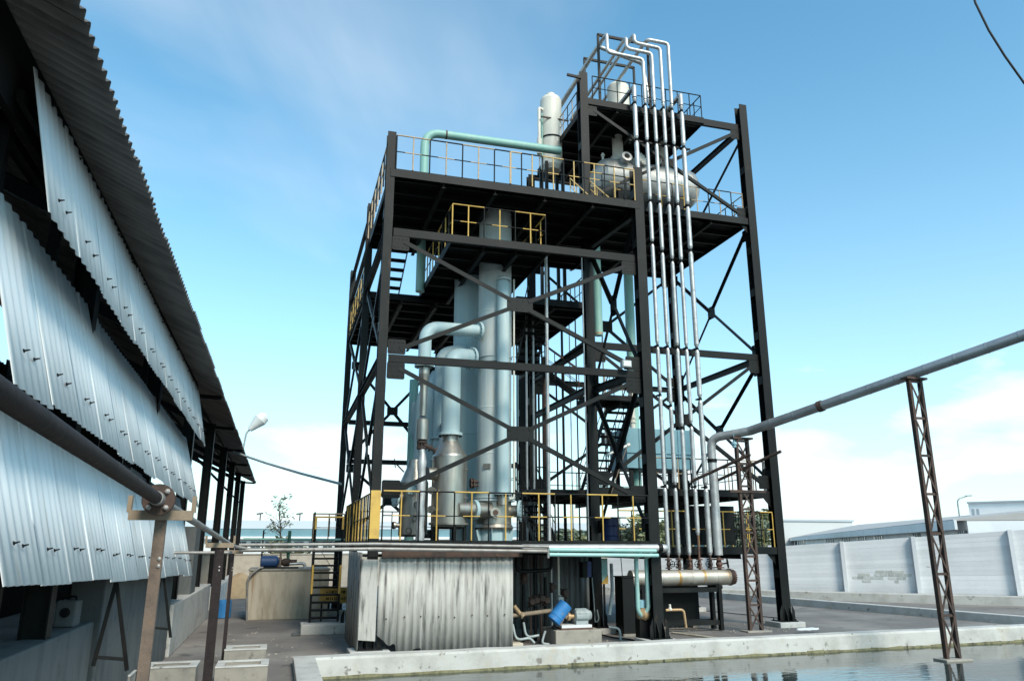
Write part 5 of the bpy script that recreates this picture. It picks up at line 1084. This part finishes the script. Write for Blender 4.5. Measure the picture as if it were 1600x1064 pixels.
def post(name, x, y, w, ztop, label, arm=.22, lean=0.0, mat='rust_wood'):
    t = thing(name, (x, y, 0), label, 'post'); m = MB(); m.bar((x - lean, y, 0), (x, y, ztop), w, .05, (0, 1, 0)); build('upright', m, mat, t)
    m = MB(); m.bar((x - arm, y - .02, ztop + .03), (x + arm, y - .02, ztop + .03), .06, .07, (0, 0, 1)); build('cross_arm', m, 'wood', t)
    for s in (-1, 1): m = MB(); m.bar((x + s * arm, y - .02, ztop + .05), (x + s * arm, y - .02, ztop + .17), .03, .05, (0, 1, 0)); build('lug', m, 'wood', t)
    for z in (ztop - .28, ztop - .33): m = MB(); m.lathe((x + .02, y - .025, z), (0, -1, 0), [(0, .014), (.008, .014), (.012, .004)], 8); build('bolt', m, 'galv' if 'galv' in MATS else 'alu', t)
    return t
post('pipe_post', PL + .01, 6.32, .078, zpl(6.3) - .13, 'rusty flat steel post carrying the pipe flange nearest the camera')
post('pipe_post', PL + .02, 12.6, .13, zpl(12.6) - .10, 'dark rusty post under the pipe, second from the camera', .2, 0, 'dark_pipe')
post('pipe_post', PL - .02, 17.05, .07, 2.12, 'thin brown post where the pipe meets the cross yard pipes', .2, 0, 'dark_pipe')
m = MB(); m.tube([(-2.2, 16.7, 2.14), (-.86, 16.7, 2.14)], .03, 10); tag(build('stub_line', m, 'galv' if 'galv' in MATS else 'alu'), 'thin pipe stub from the thin brown post back to the shed', 'pipe')
# concrete pit boxes
def pit(x0, x1, y0, y1, z1, label, wt=.13):
    t = thing('concrete_pit', ((x0 + x1) / 2, y0, 0), label, 'concrete box', 'open concrete boxes on the yard')
    m = MB(); m.box(x0, x1, y0, y0 + wt, 0, z1); build('wall', m, 'concrete', t); m = MB(); m.box(x0, x1, y1 - wt, y1, 0, z1); build('wall', m, 'concrete', t)
    for a in (x0, x1 - wt): m = MB(); m.box(a + .001, a + wt - .001, y0 + wt, y1 - wt, 0, z1 - .002); build('wall', m, 'concrete', t)
    # whitewashed coping
    m = MB(); h = z1 + .03; m.box(x0 - .01, x1 + .01, y0 - .01, y0 + wt, z1 - .0, h); m.box(x0 - .01, x1 + .01, y1 - wt, y1 + .01, z1, h); m.box(x0 - .01, x0 + wt, y0 + wt, y1 - wt, z1, h - .002); m.box(x1 - wt, x1 + .01, y0 + wt, y1 - wt, z1, h - .002); build('coping', m, 'whitewash', t, bevel=.012)
pit(-.86, -.02, 14.5, 15.25, .30, 'nearer of two white-edged concrete boxes left of the pond')
pit(-.86, -.08, 16.9, 17.6, .28, 'farther of two white-edged concrete boxes left of the pond')
pit(-2.02, -1.18, 14.75, 15.4, .30, 'white-edged concrete box behind the nearest rusty post')
pit(-2.9 + .55, -1.95 - .12, 14.0, 14.55, .30, 'white-edged concrete box against the shed wall')

# ================================================================== BEHIND: LEFT
# stained concrete tank with pump on top
a, b = gz(384, 967), gz(486, 967); zt = 1.48
t = thing('concrete_tank', ((a.x + b.x) / 2, 27.5, 0), 'rust-stained concrete tank behind the yard stair', 'tank'); m = MB(); m.box(a.x, b.x + .5, 26.6, 28.6, 0, zt); build('body', m, 'concrete_stained', t, bevel=.02); m = MB(); m.box(a.x - .03, b.x + .53, 26.57, 28.63, zt, zt + .06); build('slab', m, 'concrete', t, bevel=.01)
c = at(421, 890, 26.9); t = thing('tank_pump', (c.x, 26.9, zt + .06), 'blue motor with pump and green valve on the concrete tank', 'pump')
m = MB(); m.lathe((c.x - .3, 26.9, zt + .27), (1, 0, 0), [(0, .12), (.03, .19), (.5, .19), (.54, .15), (.58, .08)], 22); build('motor', m, 'guard_dark' if 'guard_dark' in MATS else 'barrel_blue', t); m = MB(); m.box(c.x - .3, c.x + .9, 26.72, 27.08, zt + .06, zt + .11); build('baseplate', m, 'steel', t)
m = MB(); m.lathe((c.x + .34, 26.9, zt + .25), (1, 0, 0), [(0, .08), (.1, .13), (.25, .13), (.3, .09), (.5, .09)], 18); build('volute', m, 'rust_steel', t)
m = MB(); m.tube([(c.x + .55, 26.9, zt + .25), (c.x + .55, 26.9, zt + 1.25)], .05, 10); m.lathe((c.x + .55, 26.9, zt + .55), (0, 0, 1), [(0, .1), (.04, .1), (.06, .06), (.14, .09), (.2, .06), (.22, .1), (.26, .1)], 12); build('valve', m, 'valve_green' if 'valve_green' in MATS else 'teal', t)
m = MB(); m.tube([(c.x + .6, 26.85, zt + .2), (c.x + 1.1, 26.85, zt + .22), (c.x + 1.1, 26.8, zt - .3)], .05, 10, .12); build('outlet', m, 'alu', t)
m = MB(); m.tube([(a.x + .05, 26.5, 0), (a.x - .05, 26.45, zt - .2), (a.x + .3, 26.5, zt + .1), (c.x - .2, 26.55, zt + .1)], .035, 8, .25); build('suction_hose', m, 'galv' if 'galv' in MATS else 'motor_grey', t)
m = MB(); x = at(408, 880, 27.2).x; m.tube([(x, 27.2, zt), (x, 27.2, 2.75)], .025, 8); tag(build('vent_pole', m, 'steel'), 'thin dark pole rising from the concrete tank', 'pole')
a, b = at(380, 842, 27.2), at(540, 843, 27.2); m = MB(); m.tube([a, b], .04, 10); tag(build('cross_pipe', m, 'teal'), 'dull green pipe crossing behind the concrete tank', 'pipe')
m = MB(); a, b = gz(470, 994), gz(540, 985); m.box(.72, 1.98, 21.9, 22.65, 0, .26); tag(build('stair_plinth', m, 'whitewash', bevel=.02), 'whitewashed plinth at the foot of the yard stair', 'plinth')
m = MB(); p = V((.62, 21.85, 0)); m.box(.5, .72, 21.75, 21.98, 0, .07); tag(build('rubble_block', m, 'concrete_dark', bevel=.02), 'dark rubble block beside the stair plinth', 'block')
t = thing('yellow_sign', (1.6, 24.95, .6), 'yellow board with dark lettering behind the yard stair', 'sign'); m = MB(); a, b = at(500, 918, 24.9), at(534, 942, 24.9); m.box(a.x, b.x + .3, 24.9, 24.93, b.z, a.z); bd = build('board', m, 'yellow', t)
for z_ in (a.z - .13, a.z - .32):
    m = MB(); x = a.x + .2
    while x < b.x + .2:
        w_ = rnd(.015, .05); h_ = rnd(.05, .12); m.box(x, x + w_, 24.894, 24.899, z_ - h_ / 2, z_ + h_ / 2); x += w_ + rnd(.012, .04)
    o = build('worn_lettering', m, 'steel', bd); o['kind'] = 'stuff'
for x in (a.x + .08, b.x + .2): m = MB(); m.bar((x, 24.95, 0), (x, 24.95, a.z), .05, .05); build('post', m, 'steel', t)
# sand heap
m = MB(); c = V((-1.55, 38, 0)); n = 26; rng_ = random.Random(3)
rings = []
for k, (r_, h) in enumerate(((1.1, -.02), (.9, .3), (.65, .65), (.4, .9), (.12, 1.02), (.02, 1.03))): rings.append([c + V((math.cos(2 * math.pi * i / n) * r_ * rng_.uniform(.9, 1.08), math.sin(2 * math.pi * i / n) * r_ * .8 * rng_.uniform(.9, 1.08), h * rng_.uniform(.93, 1.05))) for i in range(n)])
m.ring_tube(rings, n, False); tag(build('sand_heap', m, 'sand'), 'heap of tan sand beyond the concrete tank', 'sand heap')
# boundary wall of blocks with a brown patch
m = MB(); a, b = at(330, 868, 46), at(560, 868, 46); t = thing('boundary_wall', ((a.x + b.x) / 2, 46, 0), 'grey-tan block boundary wall in front of the long white building', 'wall'); m.box(a.x - 8, b.x + 16, 46, 46.2, 0, 1.72); build('wall_run', m, 'blockwork', t); m = MB(); m.box(a.x - 8, b.x + 16, 45.97, 46.23, 1.72, 1.8); build('coping', m, 'concrete', t)
x = at(432, 880, 45.9).x; m = MB(); m.box(x - .28, x + .28, 45.93, 45.99, 1.0, 1.6); build('brown_patch', m, 'valve_red', t)
# long white building
Yb = 78.0; x0, x1 = -14, 40
t = thing('long_building', (5, Yb, 0), 'long low white building with teal band and dark windows behind the boundary wall', 'building')
def zat(y): return at(450, y, Yb).z
m = MB(); m.box(x0, x1, Yb, Yb + 16, 0, zat(838)); build('wall', m, 'white_paint', t)
m = MB(); m.box(x0, x1, Yb - .25, Yb - .002, zat(838), zat(826)); build('teal_band', m, 'far_teal', t); m = MB(); m.box(x0, x1, Yb - .5, Yb + .2, zat(842), zat(838)); build('canopy', m, 'white_paint', t)
m = MB(); m.box8([(x0, Yb - .3, zat(826)), (x1, Yb - .3, zat(826)), (x1, Yb + 8, zat(826)), (x0, Yb + 8, zat(826)), (x0, Yb + .2, zat(813)), (x1, Yb + .2, zat(813)), (x1, Yb + 8, zat(810)), (x0, Yb + 8, zat(810))]); build('roof', m, 'far_grey', t)
for k in range(18):
    x = at(392 + 22.5 * k - 60, 850, Yb).x
    if x > x1 - 1: break
    m = MB(); m.box(x - .42, x + .42, Yb - .06, Yb - .003, zat(855), zat(846)); w_ = build('window', m, 'glass_dark', t); m = MB(); m.box(x - .48, x + .48, Yb - .12, Yb - .061, zat(846), zat(845) + .03); build('lintel', m, 'far_grey', w_); m = MB(); m.box(x - .02, x + .02, Yb - .075, Yb - .061, zat(855), zat(846)); build('mullion', m, 'far_grey', w_)
for px in (406, 468, 524):
    c = at(px, 815, Yb + .5); t2 = thing('roof_lamp', c, 'small lamp on the long building roof, %s' % {406: 'leftmost', 468: 'middle one', 524: 'rightmost'}[px], 'lamp', 'lamps on the long building'); m = MB(); m.tube([c, c + V((0, 0, .7))], .05, 6); build('pole', m, 'steel', t2); m = MB(); m.bar(c + V((-.35, 0, .72)), c + V((.25, 0, .8)), .15, .12); build('head', m, 'steel', t2)
# ---- foliage helpers
def leaf_cloud(mb, centre, rad, n, size, rng, shell=.5):
    for _ in range(n):
        while True:
            p = V((rng.uniform(-1, 1), rng.uniform(-1, 1), rng.uniform(-1, 1)))
            if shell < p.length < 1: break
        c = V(centre) + V((p.x * rad[0], p.y * rad[1], p.z * rad[2])); a = V((rng.gauss(0, 1), rng.gauss(0, 1), rng.gauss(0, .6))).normalized(); b = a.cross(V((rng.gauss(0, 1), rng.gauss(0, 1), rng.gauss(0, 1)))).normalized(); s_ = size * rng.uniform(.6, 1.3)
        k = len(mb.v); mb.v += [c - a * s_, c + b * s_ * .42, c + a * s_, c - b * s_ * .42]; mb.face([k, k + 1, k + 2, k + 3])
rt = random.Random(11)
# slender sapling
c = at(437, 868, 40); zb0 = 0
t = thing('sapling', (c.x, 40, 0), 'slender young tree with sparse leaves behind the concrete tank', 'tree'); top = at(436, 782, 40)
m = MB(); stem = [(c.x, 40, 0), (c.x + .05, 40, 1.8), (c.x - .08, 40.1, 3.2), (top.x, 40, top.z - .2)]; m.tube(stem, [.06, .045, .03, .012], 8); tr = build('trunk', m, 'bark', t); m = MB(); lf = MB()
for k in range(26):
    f = rt.uniform(.38, 1); p = V(stem[1]).lerp(V(stem[3]), f); an = rt.uniform(0, 6.3); l = rt.uniform(.3, .75) * (1.15 - .5 * f); q = p + V((math.cos(an) * l, math.sin(an) * l, rt.uniform(.1, .5)))
    m.tube([p, p.lerp(q, .5) + V((0, 0, .06)), q], [.014, .01, .005], 5); leaf_cloud(lf, q, (.2, .2, .2), 9, .085, rt, 0)
build('branches', m, 'bark', t); o = build('crown', lf, 'leaf_hazy', t); o['kind'] = 'stuff'
def bush(name, c, rad, n, size, label, mat='leaf', cat='bush', seed=1, trunk=False, group=None):
    rg = random.Random(seed); t = thing(name, (c[0], c[1], 0), label, cat, group); m = MB()
    for k in range(12):
        a = rg.uniform(0, 6.3); r_ = rg.uniform(.2, .75); cc = V(c) + V((math.cos(a) * rad[0] * r_, math.sin(a) * rad[1] * r_, rg.uniform(-.55, .7) * rad[2])); leaf_cloud(m, cc, [x * rg.uniform(.3, .5) for x in rad], n // 12, size, rg, .25)
    o = build('crown', m, mat, t); o['kind'] = 'stuff'
    m = MB()
    for k in range(4):
        a = rg.uniform(0, 6.3); m.tube([(c[0], c[1], 0), (c[0] + math.cos(a) * rad[0] * .2, c[1] + math.sin(a) * rad[1] * .2, c[2] * .6), (c[0] + math.cos(a) * rad[0] * .5, c[1] + math.sin(a) * rad[1] * .5, c[2] + rad[2] * .3)], [.10 * rad[0] / 1.5 + .02, .05, .015], 6)
    build('trunk', m, 'bark', t)
c = at(449, 862, 52); bush('shrub', (c.x, 52, 1.5), (1.5, 1.2, 1.2), 900, .16, 'larger green shrub in front of the long white building', seed=4); c = at(461, 866, 52.4); bush('shrub', (c.x, 52.4, 1.3), (1.3, 1.1, .9), 700, .16, 'smaller green shrub right of the slender young tree', seed=5)

# ================================================================== BEHIND: RIGHT
# compound wall
P0, P1 = V((29.5, 21.3, 0)), V((12.5, 39.5, 0))
WA = gz(1600, 938, .15); WB = gz(1180, 927, .15)
wd = (WB - WA); wd.z = 0; wn_ = wd.normalized(); nrmw = V((wn_.y, -wn_.x, 0)); nrmw = nrmw if nrmw.dot(V((0, 0, 0)) - WA) > 0 else -nrmw
tw_ = thing('compound_wall', (WA + wd * .4), 'tall whitewashed block compound wall with pilasters behind the right yard', 'wall')
def _wz(px, row):
    r = FW * FPX + RT * (px - 800) + UP * (532 - 900); dn = r.x * wd.y - r.y * wd.x; f = (r.y * WA.x - r.x * WA.y) / dn
    p = WA + wd * f; lo, hi = -2, 8
    for _ in range(40):
        mid = (lo + hi) / 2; dd = V((p.x, p.y, mid)) - EYE
        if 532 - FPX * dd.dot(UP) / dd.dot(FW) > row: lo = mid
        else: hi = mid
    return f, lo
_f0, _z0 = _wz(1600, 828); _f1, _z1 = _wz(1226, 853)
def wtop(f): return _z0 + (_z1 - _z0) * (f - _f0) / (_f1 - _f0)
st0, en = -0.9, 2.2
nb = 0
def wpt(f, z, o=0): p = WA + wd * f + nrmw * o; return (p.x, p.y, z)
# courses of blockwork stand as long shallow bands, joints recessed
def wf(px):      # fraction along the wall under photo column px
    r = FW * FPX + RT * (px - 800) + UP * (532 - 900); dn = r.x * wd.y - r.y * wd.x; return (r.y * WA.x - r.x * WA.y) / dn
_a, _b, _c = wf(1588), wf(1434), wf(1321); _d = _c - _b
pil = [_a - (_b - _a) * 2, _a - (_b - _a), _a, _b, _c] + [_c + _d * k for k in (1, 2, 3, 4)]; pil = [f for f in pil if -.9 < f < 2.2]
for f0, f1 in zip([-.9] + pil, pil + [2.2]):
    m = MB(); m.box8([wpt(f0, 0, 0), wpt(f1, 0, 0), wpt(f1, 0, -.2), wpt(f0, 0, -.2), wpt(f0, wtop(f0), 0), wpt(f1, wtop(f1), 0), wpt(f1, wtop(f1), -.2), wpt(f0, wtop(f0), -.2)]); pn = build('wall_panel', m, 'wall_white', tw_)
    nC = 13
    for k in range(nC):
        zz0 = [wtop(f) * (.12 + .88 * k / nC) + .012 for f in (f0, f1)]; zz1 = [wtop(f) * (.12 + .88 * (k + 1) / nC) - .004 for f in (f0, f1)]; o = .0035 + rnd(-.0015, .0015)
        m = MB(); m.box8([wpt(f0, zz0[0], o), wpt(f1, zz0[1], o), wpt(f1, zz0[1], .001), wpt(f0, zz0[0], .001), wpt(f0, zz1[0], o), wpt(f1, zz1[1], o), wpt(f1, zz1[1], .001), wpt(f0, zz1[0], .001)]); build('course', m, 'wall_white', pn)
for f in pil:
    d = .0075; m = MB(); m.box8([wpt(f - d, 0, .22), wpt(f + d, 0, .22), wpt(f + d, 0, .0), wpt(f - d, 0, .0), wpt(f - d, wtop(f) + .03, .22), wpt(f + d, wtop(f) + .03, .22), wpt(f + d, wtop(f) + .03, 0), wpt(f - d, wtop(f) + .03, 0)]); build('pilaster', m, 'wall_white', tw_)
rgp = random.Random(5)
pn = [o for o in tw_.children if o.name.startswith('wall_panel')][pil.index(_c)]
for row in range(4):
    x = 1330 + rgp.uniform(0, 12) + (6 if row in (0, 3) else 0)
    while x < 1418 - (14 if row in (0, 3) else 0):
        w_ = rgp.uniform(5, 13); f0, f1 = wf(x), wf(x + w_); f0, f1 = min(f0, f1), max(f0, f1); z0 = 1.12 - .13 * row
        if rgp.random() < .72:
            m = MB(); m.box8([wpt(f0, z0, .013), wpt(f1, z0, .013), wpt(f1, z0, .002), wpt(f0, z0, .002), wpt(f0, z0 + .11, .013), wpt(f1, z0 + rgp.uniform(.08, .11), .013), wpt(f1, z0 + .11, .002), wpt(f0, z0 + .11, .002)]); build('bare_block', m, 'bare', pn)
        x += w_ + 1.2
# plinth step and low kerb walls in front of it
m = MB(); m.box8([wpt(-.9, -.1, 1.0), wpt(2.2, -.1, 1.0), wpt(2.2, -.1, .23), wpt(-.9, -.1, .23), wpt(-.9, .34, 1.0), wpt(2.2, .34, 1.0), wpt(2.2, .34, .23), wpt(-.9, .34, .23)]); tag(build('drain_wall', m, 'whitewash', bevel=.02), 'low concrete drain wall running along the compound wall foot', 'wall')
k0, k1 = gz(1600, 966, .2), gz(1225, 936, .2); dk = (k1 - k0)
m = MB()
for s0_, s1_ in ((-.35, 1.6),):
    a, b = k0 + dk * s0_, k0 + dk * s1_; nn = V((dk.y, -dk.x, 0)).normalized(); nn = nn if nn.dot(-k0) > 0 else -nn
    m.box8([(a.x, a.y, -.1), (b.x, b.y, -.1), (b.x - nn.x * .3, b.y - nn.y * .3, -.1), (a.x - nn.x * .3, a.y - nn.y * .3, -.1), (a.x, a.y, .26), (b.x, b.y, .26), (b.x - nn.x * .3, b.y - nn.y * .3, .26), (a.x - nn.x * .3, a.y - nn.y * .3, .26)])
tag(build('kerb_wall', m, 'whitewash', bevel=.02), 'low whitewashed kerb wall slanting across the right yard', 'wall')
# white rag on the yard edge
m = MB(); rg = random.Random(9); c = gz(1262, 986, .05)
rings = [[c + V((-.32 + .11 * i + rg.uniform(-.02, .02), .10 * math.cos(a_) * (1 if 0 < i < 6 else .3), .05 + .05 * math.sin(a_) * rg.uniform(.4, 1.2))) for a_ in [2 * math.pi * k / 10 for k in range(10)]] for i in range(7)]
m.ring_tube(rings, 10); tag(build('crumpled_sack', m, 'white_paint'), 'crumpled white sack lying on the pond rim at right', 'sack')
# warehouse behind the compound wall
Yw = 58.0
def wz(x, y): return at(x, y, Yw)
t = thing('warehouse', (50, Yw, 0), 'long white warehouse with grey pitched roof behind the compound wall', 'warehouse')
A0, A1 = gz(1225, 862, 2.2), None
# its side wall recedes to the left: near corner by the gable building, far corner near the tower
near = at(1514, 836, 30); farc = at(1226, 850, 120); near.z = farc.z = 0
dw = farc - near
def hpx(f, y):   # height at fraction f along the wall that shows at photo row y
    p = near + dw * f; lo, hi = -5, 60
    for _ in range(40):
        mid = (lo + hi) / 2; dd = V((p.x, p.y, mid)) - EYE; yy = 532 - FPX * dd.dot(UP) / dd.dot(FW)
        if yy > y: lo = mid
        else: hi = mid
    return lo
def fpx(px):
    r = FW * FPX + RT * (px - 800) + UP * (532 - 840); a_ = V((r.x, r.y, 0))
    # intersect the sight line with the wall's ground line
    dn = a_.x * dw.y - a_.y * dw.x; return (a_.y * near.x - a_.x * near.y) / dn if abs(dn) > 1e-9 else 0
inn = V((-dw.y, dw.x, 0)).normalized(); inn = inn if inn.dot(near) > 0 else -inn
zn, zf = hpx(0, 813), hpx(1, 842)
def ze(f): return zn + (zf - zn) * f
def wp(f, z, o=0): p = near + dw * f + inn * o; return (p.x, p.y, z)
def wbox(f0, f1, dz0, dz1, o0, o1, dz1b=None):
    mm = MB(); e = dz1 if dz1b is None else dz1b
    return mm.box8([wp(f0, ze(f0) + dz0, o0), wp(f1, ze(f1) + dz0, o0), wp(f1, ze(f1) + dz0, o1), wp(f0, ze(f0) + dz0, o1), wp(f0, ze(f0) + dz1, o0), wp(f1, ze(f1) + dz1, o0), wp(f1, ze(f1) + e, o1), wp(f0, ze(f0) + e, o1)])
build('wall', wbox(0, 1, -4, -.02, 0, 12), 'white_paint', t)
build('fascia', wbox(-.002, 1.01, -.42, .02, -.62, -.5), 'white_paint', t)
mm = MB(); mm.box8([wp(-.0, ze(0), -.6), wp(1.01, ze(1), -.6), wp(1.01, ze(1), 9), wp(0, ze(0), 9), wp(0, ze(0) + .06, -.6), wp(1.01, ze(1) + .06, -.6), wp(.80, ze(.8) + 1.9, 9), wp(0, ze(0) + 1.0, 9)]); build('roof', mm, 'far_roof', t)
for px in (1238, 1250, 1295, 1320, 1346, 1373, 1432, 1468, 1506):
    f0, f1 = fpx(px - 7), fpx(px + 7); f0, f1 = min(f0, f1), max(f0, f1); fm = (f0 + f1) / 2; q = (1514 - px) / 288.0; row = 828 + 18 * q
    zt_, zb_ = hpx(fm, row) - ze(fm), hpx(fm, row + 9) - ze(fm)
    w_ = build('window', wbox(f0, f1, zb_, zt_, -.05, -.002), 'glass_dark', t)
    for j_ in range(1, 4): g_ = f0 + (f1 - f0) * j_ / 4; gw = (f1 - f0) * .05; build('mullion', wbox(g_ - gw, g_ + gw, zb_, zt_, -.08, -.051), 'white_paint', w_)
for px in (1258, 1282, 1308, 1333, 1360, 1386, 1410, 1446, 1490):
    fm = fpx(px); fw = .2 / dw.length; q = (1514 - px) / 288.0; row = 823 + 18 * q; zt_, zb_ = hpx(fm, row) - ze(fm), hpx(fm, row + 5) - ze(fm)
    build('eave_bracket', wbox(fm - fw, fm + fw, zb_, zt_, -.5, -.002), 'white_paint', t)
# white gable block
a, b = at(1512, 784, 44), at(1640, 790, 40); t = thing('gable_building', ((a.x + b.x) / 2, 44, 0), 'white flat-fronted block with four small openings at the right edge', 'building')
dg = V((b.x - a.x, b.y - a.y, 0)); ng = V((dg.y, -dg.x, 0)).normalized(); ng = ng if ng.dot(-a) > 0 else -ng
def gp_(f, z, o=0): p = V((a.x, a.y, 0)) + dg * f + ng * o; return (p.x, p.y, z)
def gbox(f0, f1, z0, z1, o0, o1): mm = MB(); return mm.box8([gp_(f0, z0, o1), gp_(f1, z0, o1), gp_(f1, z0, o0), gp_(f0, z0, o0), gp_(f0, z1, o1), gp_(f1, z1, o1), gp_(f1, z1, o0), gp_(f0, z1, o0)])
build('wall', gbox(0, 2.2, 0, a.z - .12, -12, 0), 'white_paint', t); build('parapet', gbox(-.01, 2.2, a.z - .12, a.z, -12, .12), 'far_grey', t)
for fx in (.035, .095):
    for zz in (a.z - 1.0, a.z - 1.75): build('opening', gbox(fx, fx + .035, zz, zz + .5, -.03, .012), 'far_grey', t)
build('lean_to_canopy', gbox(.18, .9, a.z - 3.2, a.z - 2.6, .0, 1.6), 'white_paint', t); build('dark_opening', gbox(.2, .86, a.z - 4.0, a.z - 3.25, .0, .04), 'steel', t)
c = at(1568, 822, 41); t = thing('tiled_shed', (c.x + 3, 36, 0), 'small shed with dark tiled roof at the right frame edge', 'shed'); x_ = c.x; zt = at(1570, 814, 41).z; m = MB(); m.box(x_ + .5, x_ + 9, 36, 41, 0, zt - .1); build('wall', m, 'concrete', t); m = MB(); m.box8([(x_ - .1, 35.5, zt - .1), (x_ + 9, 35.5, zt - .1), (x_ + 9, 41, zt - .1), (x_ - .1, 41, zt - .1), (x_ - .1, 35.5, zt), (x_ + 9, 35.5, zt + 1.7), (x_ + 9, 41, zt + 1.7), (x_ - .1, 41, zt)]); build('roof', m, 'roof_sheet', t)
# far pale block at left of the warehouse
a, b = at(1226, 814, 105), at(1332, 818, 105); t = thing('far_block', ((a.x + b.x) / 2, 105, 0), 'distant pale rectangular block beyond the warehouse roof', 'building'); m = MB(); m.box(a.x - 4, b.x, 105, 118, 0, a.z); build('wall', m, 'haze_white', t); m = MB(); m.box(a.x - 4.2, b.x + .2, 104.8, 118.2, a.z, a.z + .3); build('parapet', m, 'far_grey', t)
# street lamp
c = at(1504, 838, 42); e = at(1502, 780, 42); h = at(1508, 775, 42); t = thing('street_lamp', (c.x, 42, 0), 'slim street lamp in front of the white gable block', 'street lamp'); m = MB(); m.tube([(c.x, 42, 0), (c.x, 42, e.z), (h.x, 41.9, h.z)], .05, 8, .3); build('pole', m, 'motor_grey', t); m = MB(); m.bar((h.x - .05, 41.9, h.z), (h.x + .32, 41.8, h.z + .03), .18, .1, (0, 0, 1)); build('head', m, 'motor_grey', t)
# trees seen between the railings
rg = random.Random(21)
LBL = {860: 'leftmost', 905: 'second from left', 990: 'third from left', 1030: 'fourth from left', 1165: 'fifth from left', 1190: 'rightmost'}
for k, (px, Y, w_, h_) in enumerate(((860, 70, 3, 2.2), (905, 75, 3, 2), (990, 72, 4, 2.6), (1030, 70, 3.4, 3.4), (1165, 66, 3.2, 3.6), (1190, 68, 2.6, 4.0))):
    c = at(px, 840, Y); bush('tree', (c.x, Y, 1.2 + h_ * .55), (w_, w_ * .8, h_ * .62), 1300, .32, 'distant green tree seen through the lowest railings, %s' % LBL[px], 'leaf' if k % 2 else 'leaf_hazy', 'tree', 30 + k, group='distant trees')
# low building seen under the decks
a, b = at(830, 838, 84), at(1130, 838, 84); t = thing('far_shed', ((a.x + b.x) / 2, 84, 0), 'low distant shed with pale roof seen through the lowest railings', 'shed'); m = MB(); m.box(a.x + 1, b.x, 84, 92, 0, 2.6); build('wall', m, 'far_teal', t); m = MB(); m.box8([(a.x, 83, 2.6), (b.x + 1, 83, 2.6), (b.x + 1, 88, 2.6), (a.x, 88, 2.6), (a.x, 83, 2.7), (b.x + 1, 83, 2.7), (b.x + 1, 88, 4), (a.x, 88, 4)]); build('roof', m, 'far_grey', t)
# overhead cable at top right
pts = [at(1512, -40, 9.0), at(1524, 5, 9.0), at(1545, 48, 9), at(1570, 88, 9), at(1600, 130, 9), at(1660, 195, 9)]
m = MB(); m.tube(pts, .02, 8); tag(build('overhead_cable', m, 'rubber'), 'black overhead cable crossing the top right corner of the sky', 'cable')

# ================================================================== SMALL YARD DEBRIS
rg = random.Random(77); m = MB()
for _ in range(240):
    z_ = rg.random()
    if z_ < .35: p = gz(rg.uniform(560, 1010), rg.uniform(985, 1004), 0)
    elif z_ < .7: p = gz(rg.uniform(1040, 1240), rg.uniform(972, 992), 0)
    else: p = gz(rg.uniform(330, 540), rg.uniform(970, 1050), 0)
    if p.y < rim_y(p.x) + .05 and p.x > PX0 - .1: continue
    s_ = rg.uniform(.008, .032); a = rg.uniform(0, 3.1); ca, sa = math.cos(a) * s_, math.sin(a) * s_
    m.box8([(p.x + x * ca - y * sa, p.y + x * sa + y * ca, z) for z, k in ((.001, 1), (s_ * rg.uniform(.6, 1.2), .6)) for x, y in ((-k, -k * .8), (k, -k * .7), (k * .8, k), (-k, k * .6))])
o = build('loose_stones', m, 'concrete'); o['kind'] = 'stuff'; o['label'] = 'loose stones and crumbs of concrete scattered over the yard'; o['category'] = 'stones'
m = MB(); a, b = gz(1092, 953, .0), gz(1240, 968, .0); m.bar(a + V((0, 0, .012)), b + V((0, 0, .012)), .05, .02, (0, 0, 1)); tag(build('ground_pipe_line', m, 'rubber'), 'thin dark line of pipe lying across the right yard behind the trestle', 'pipe')
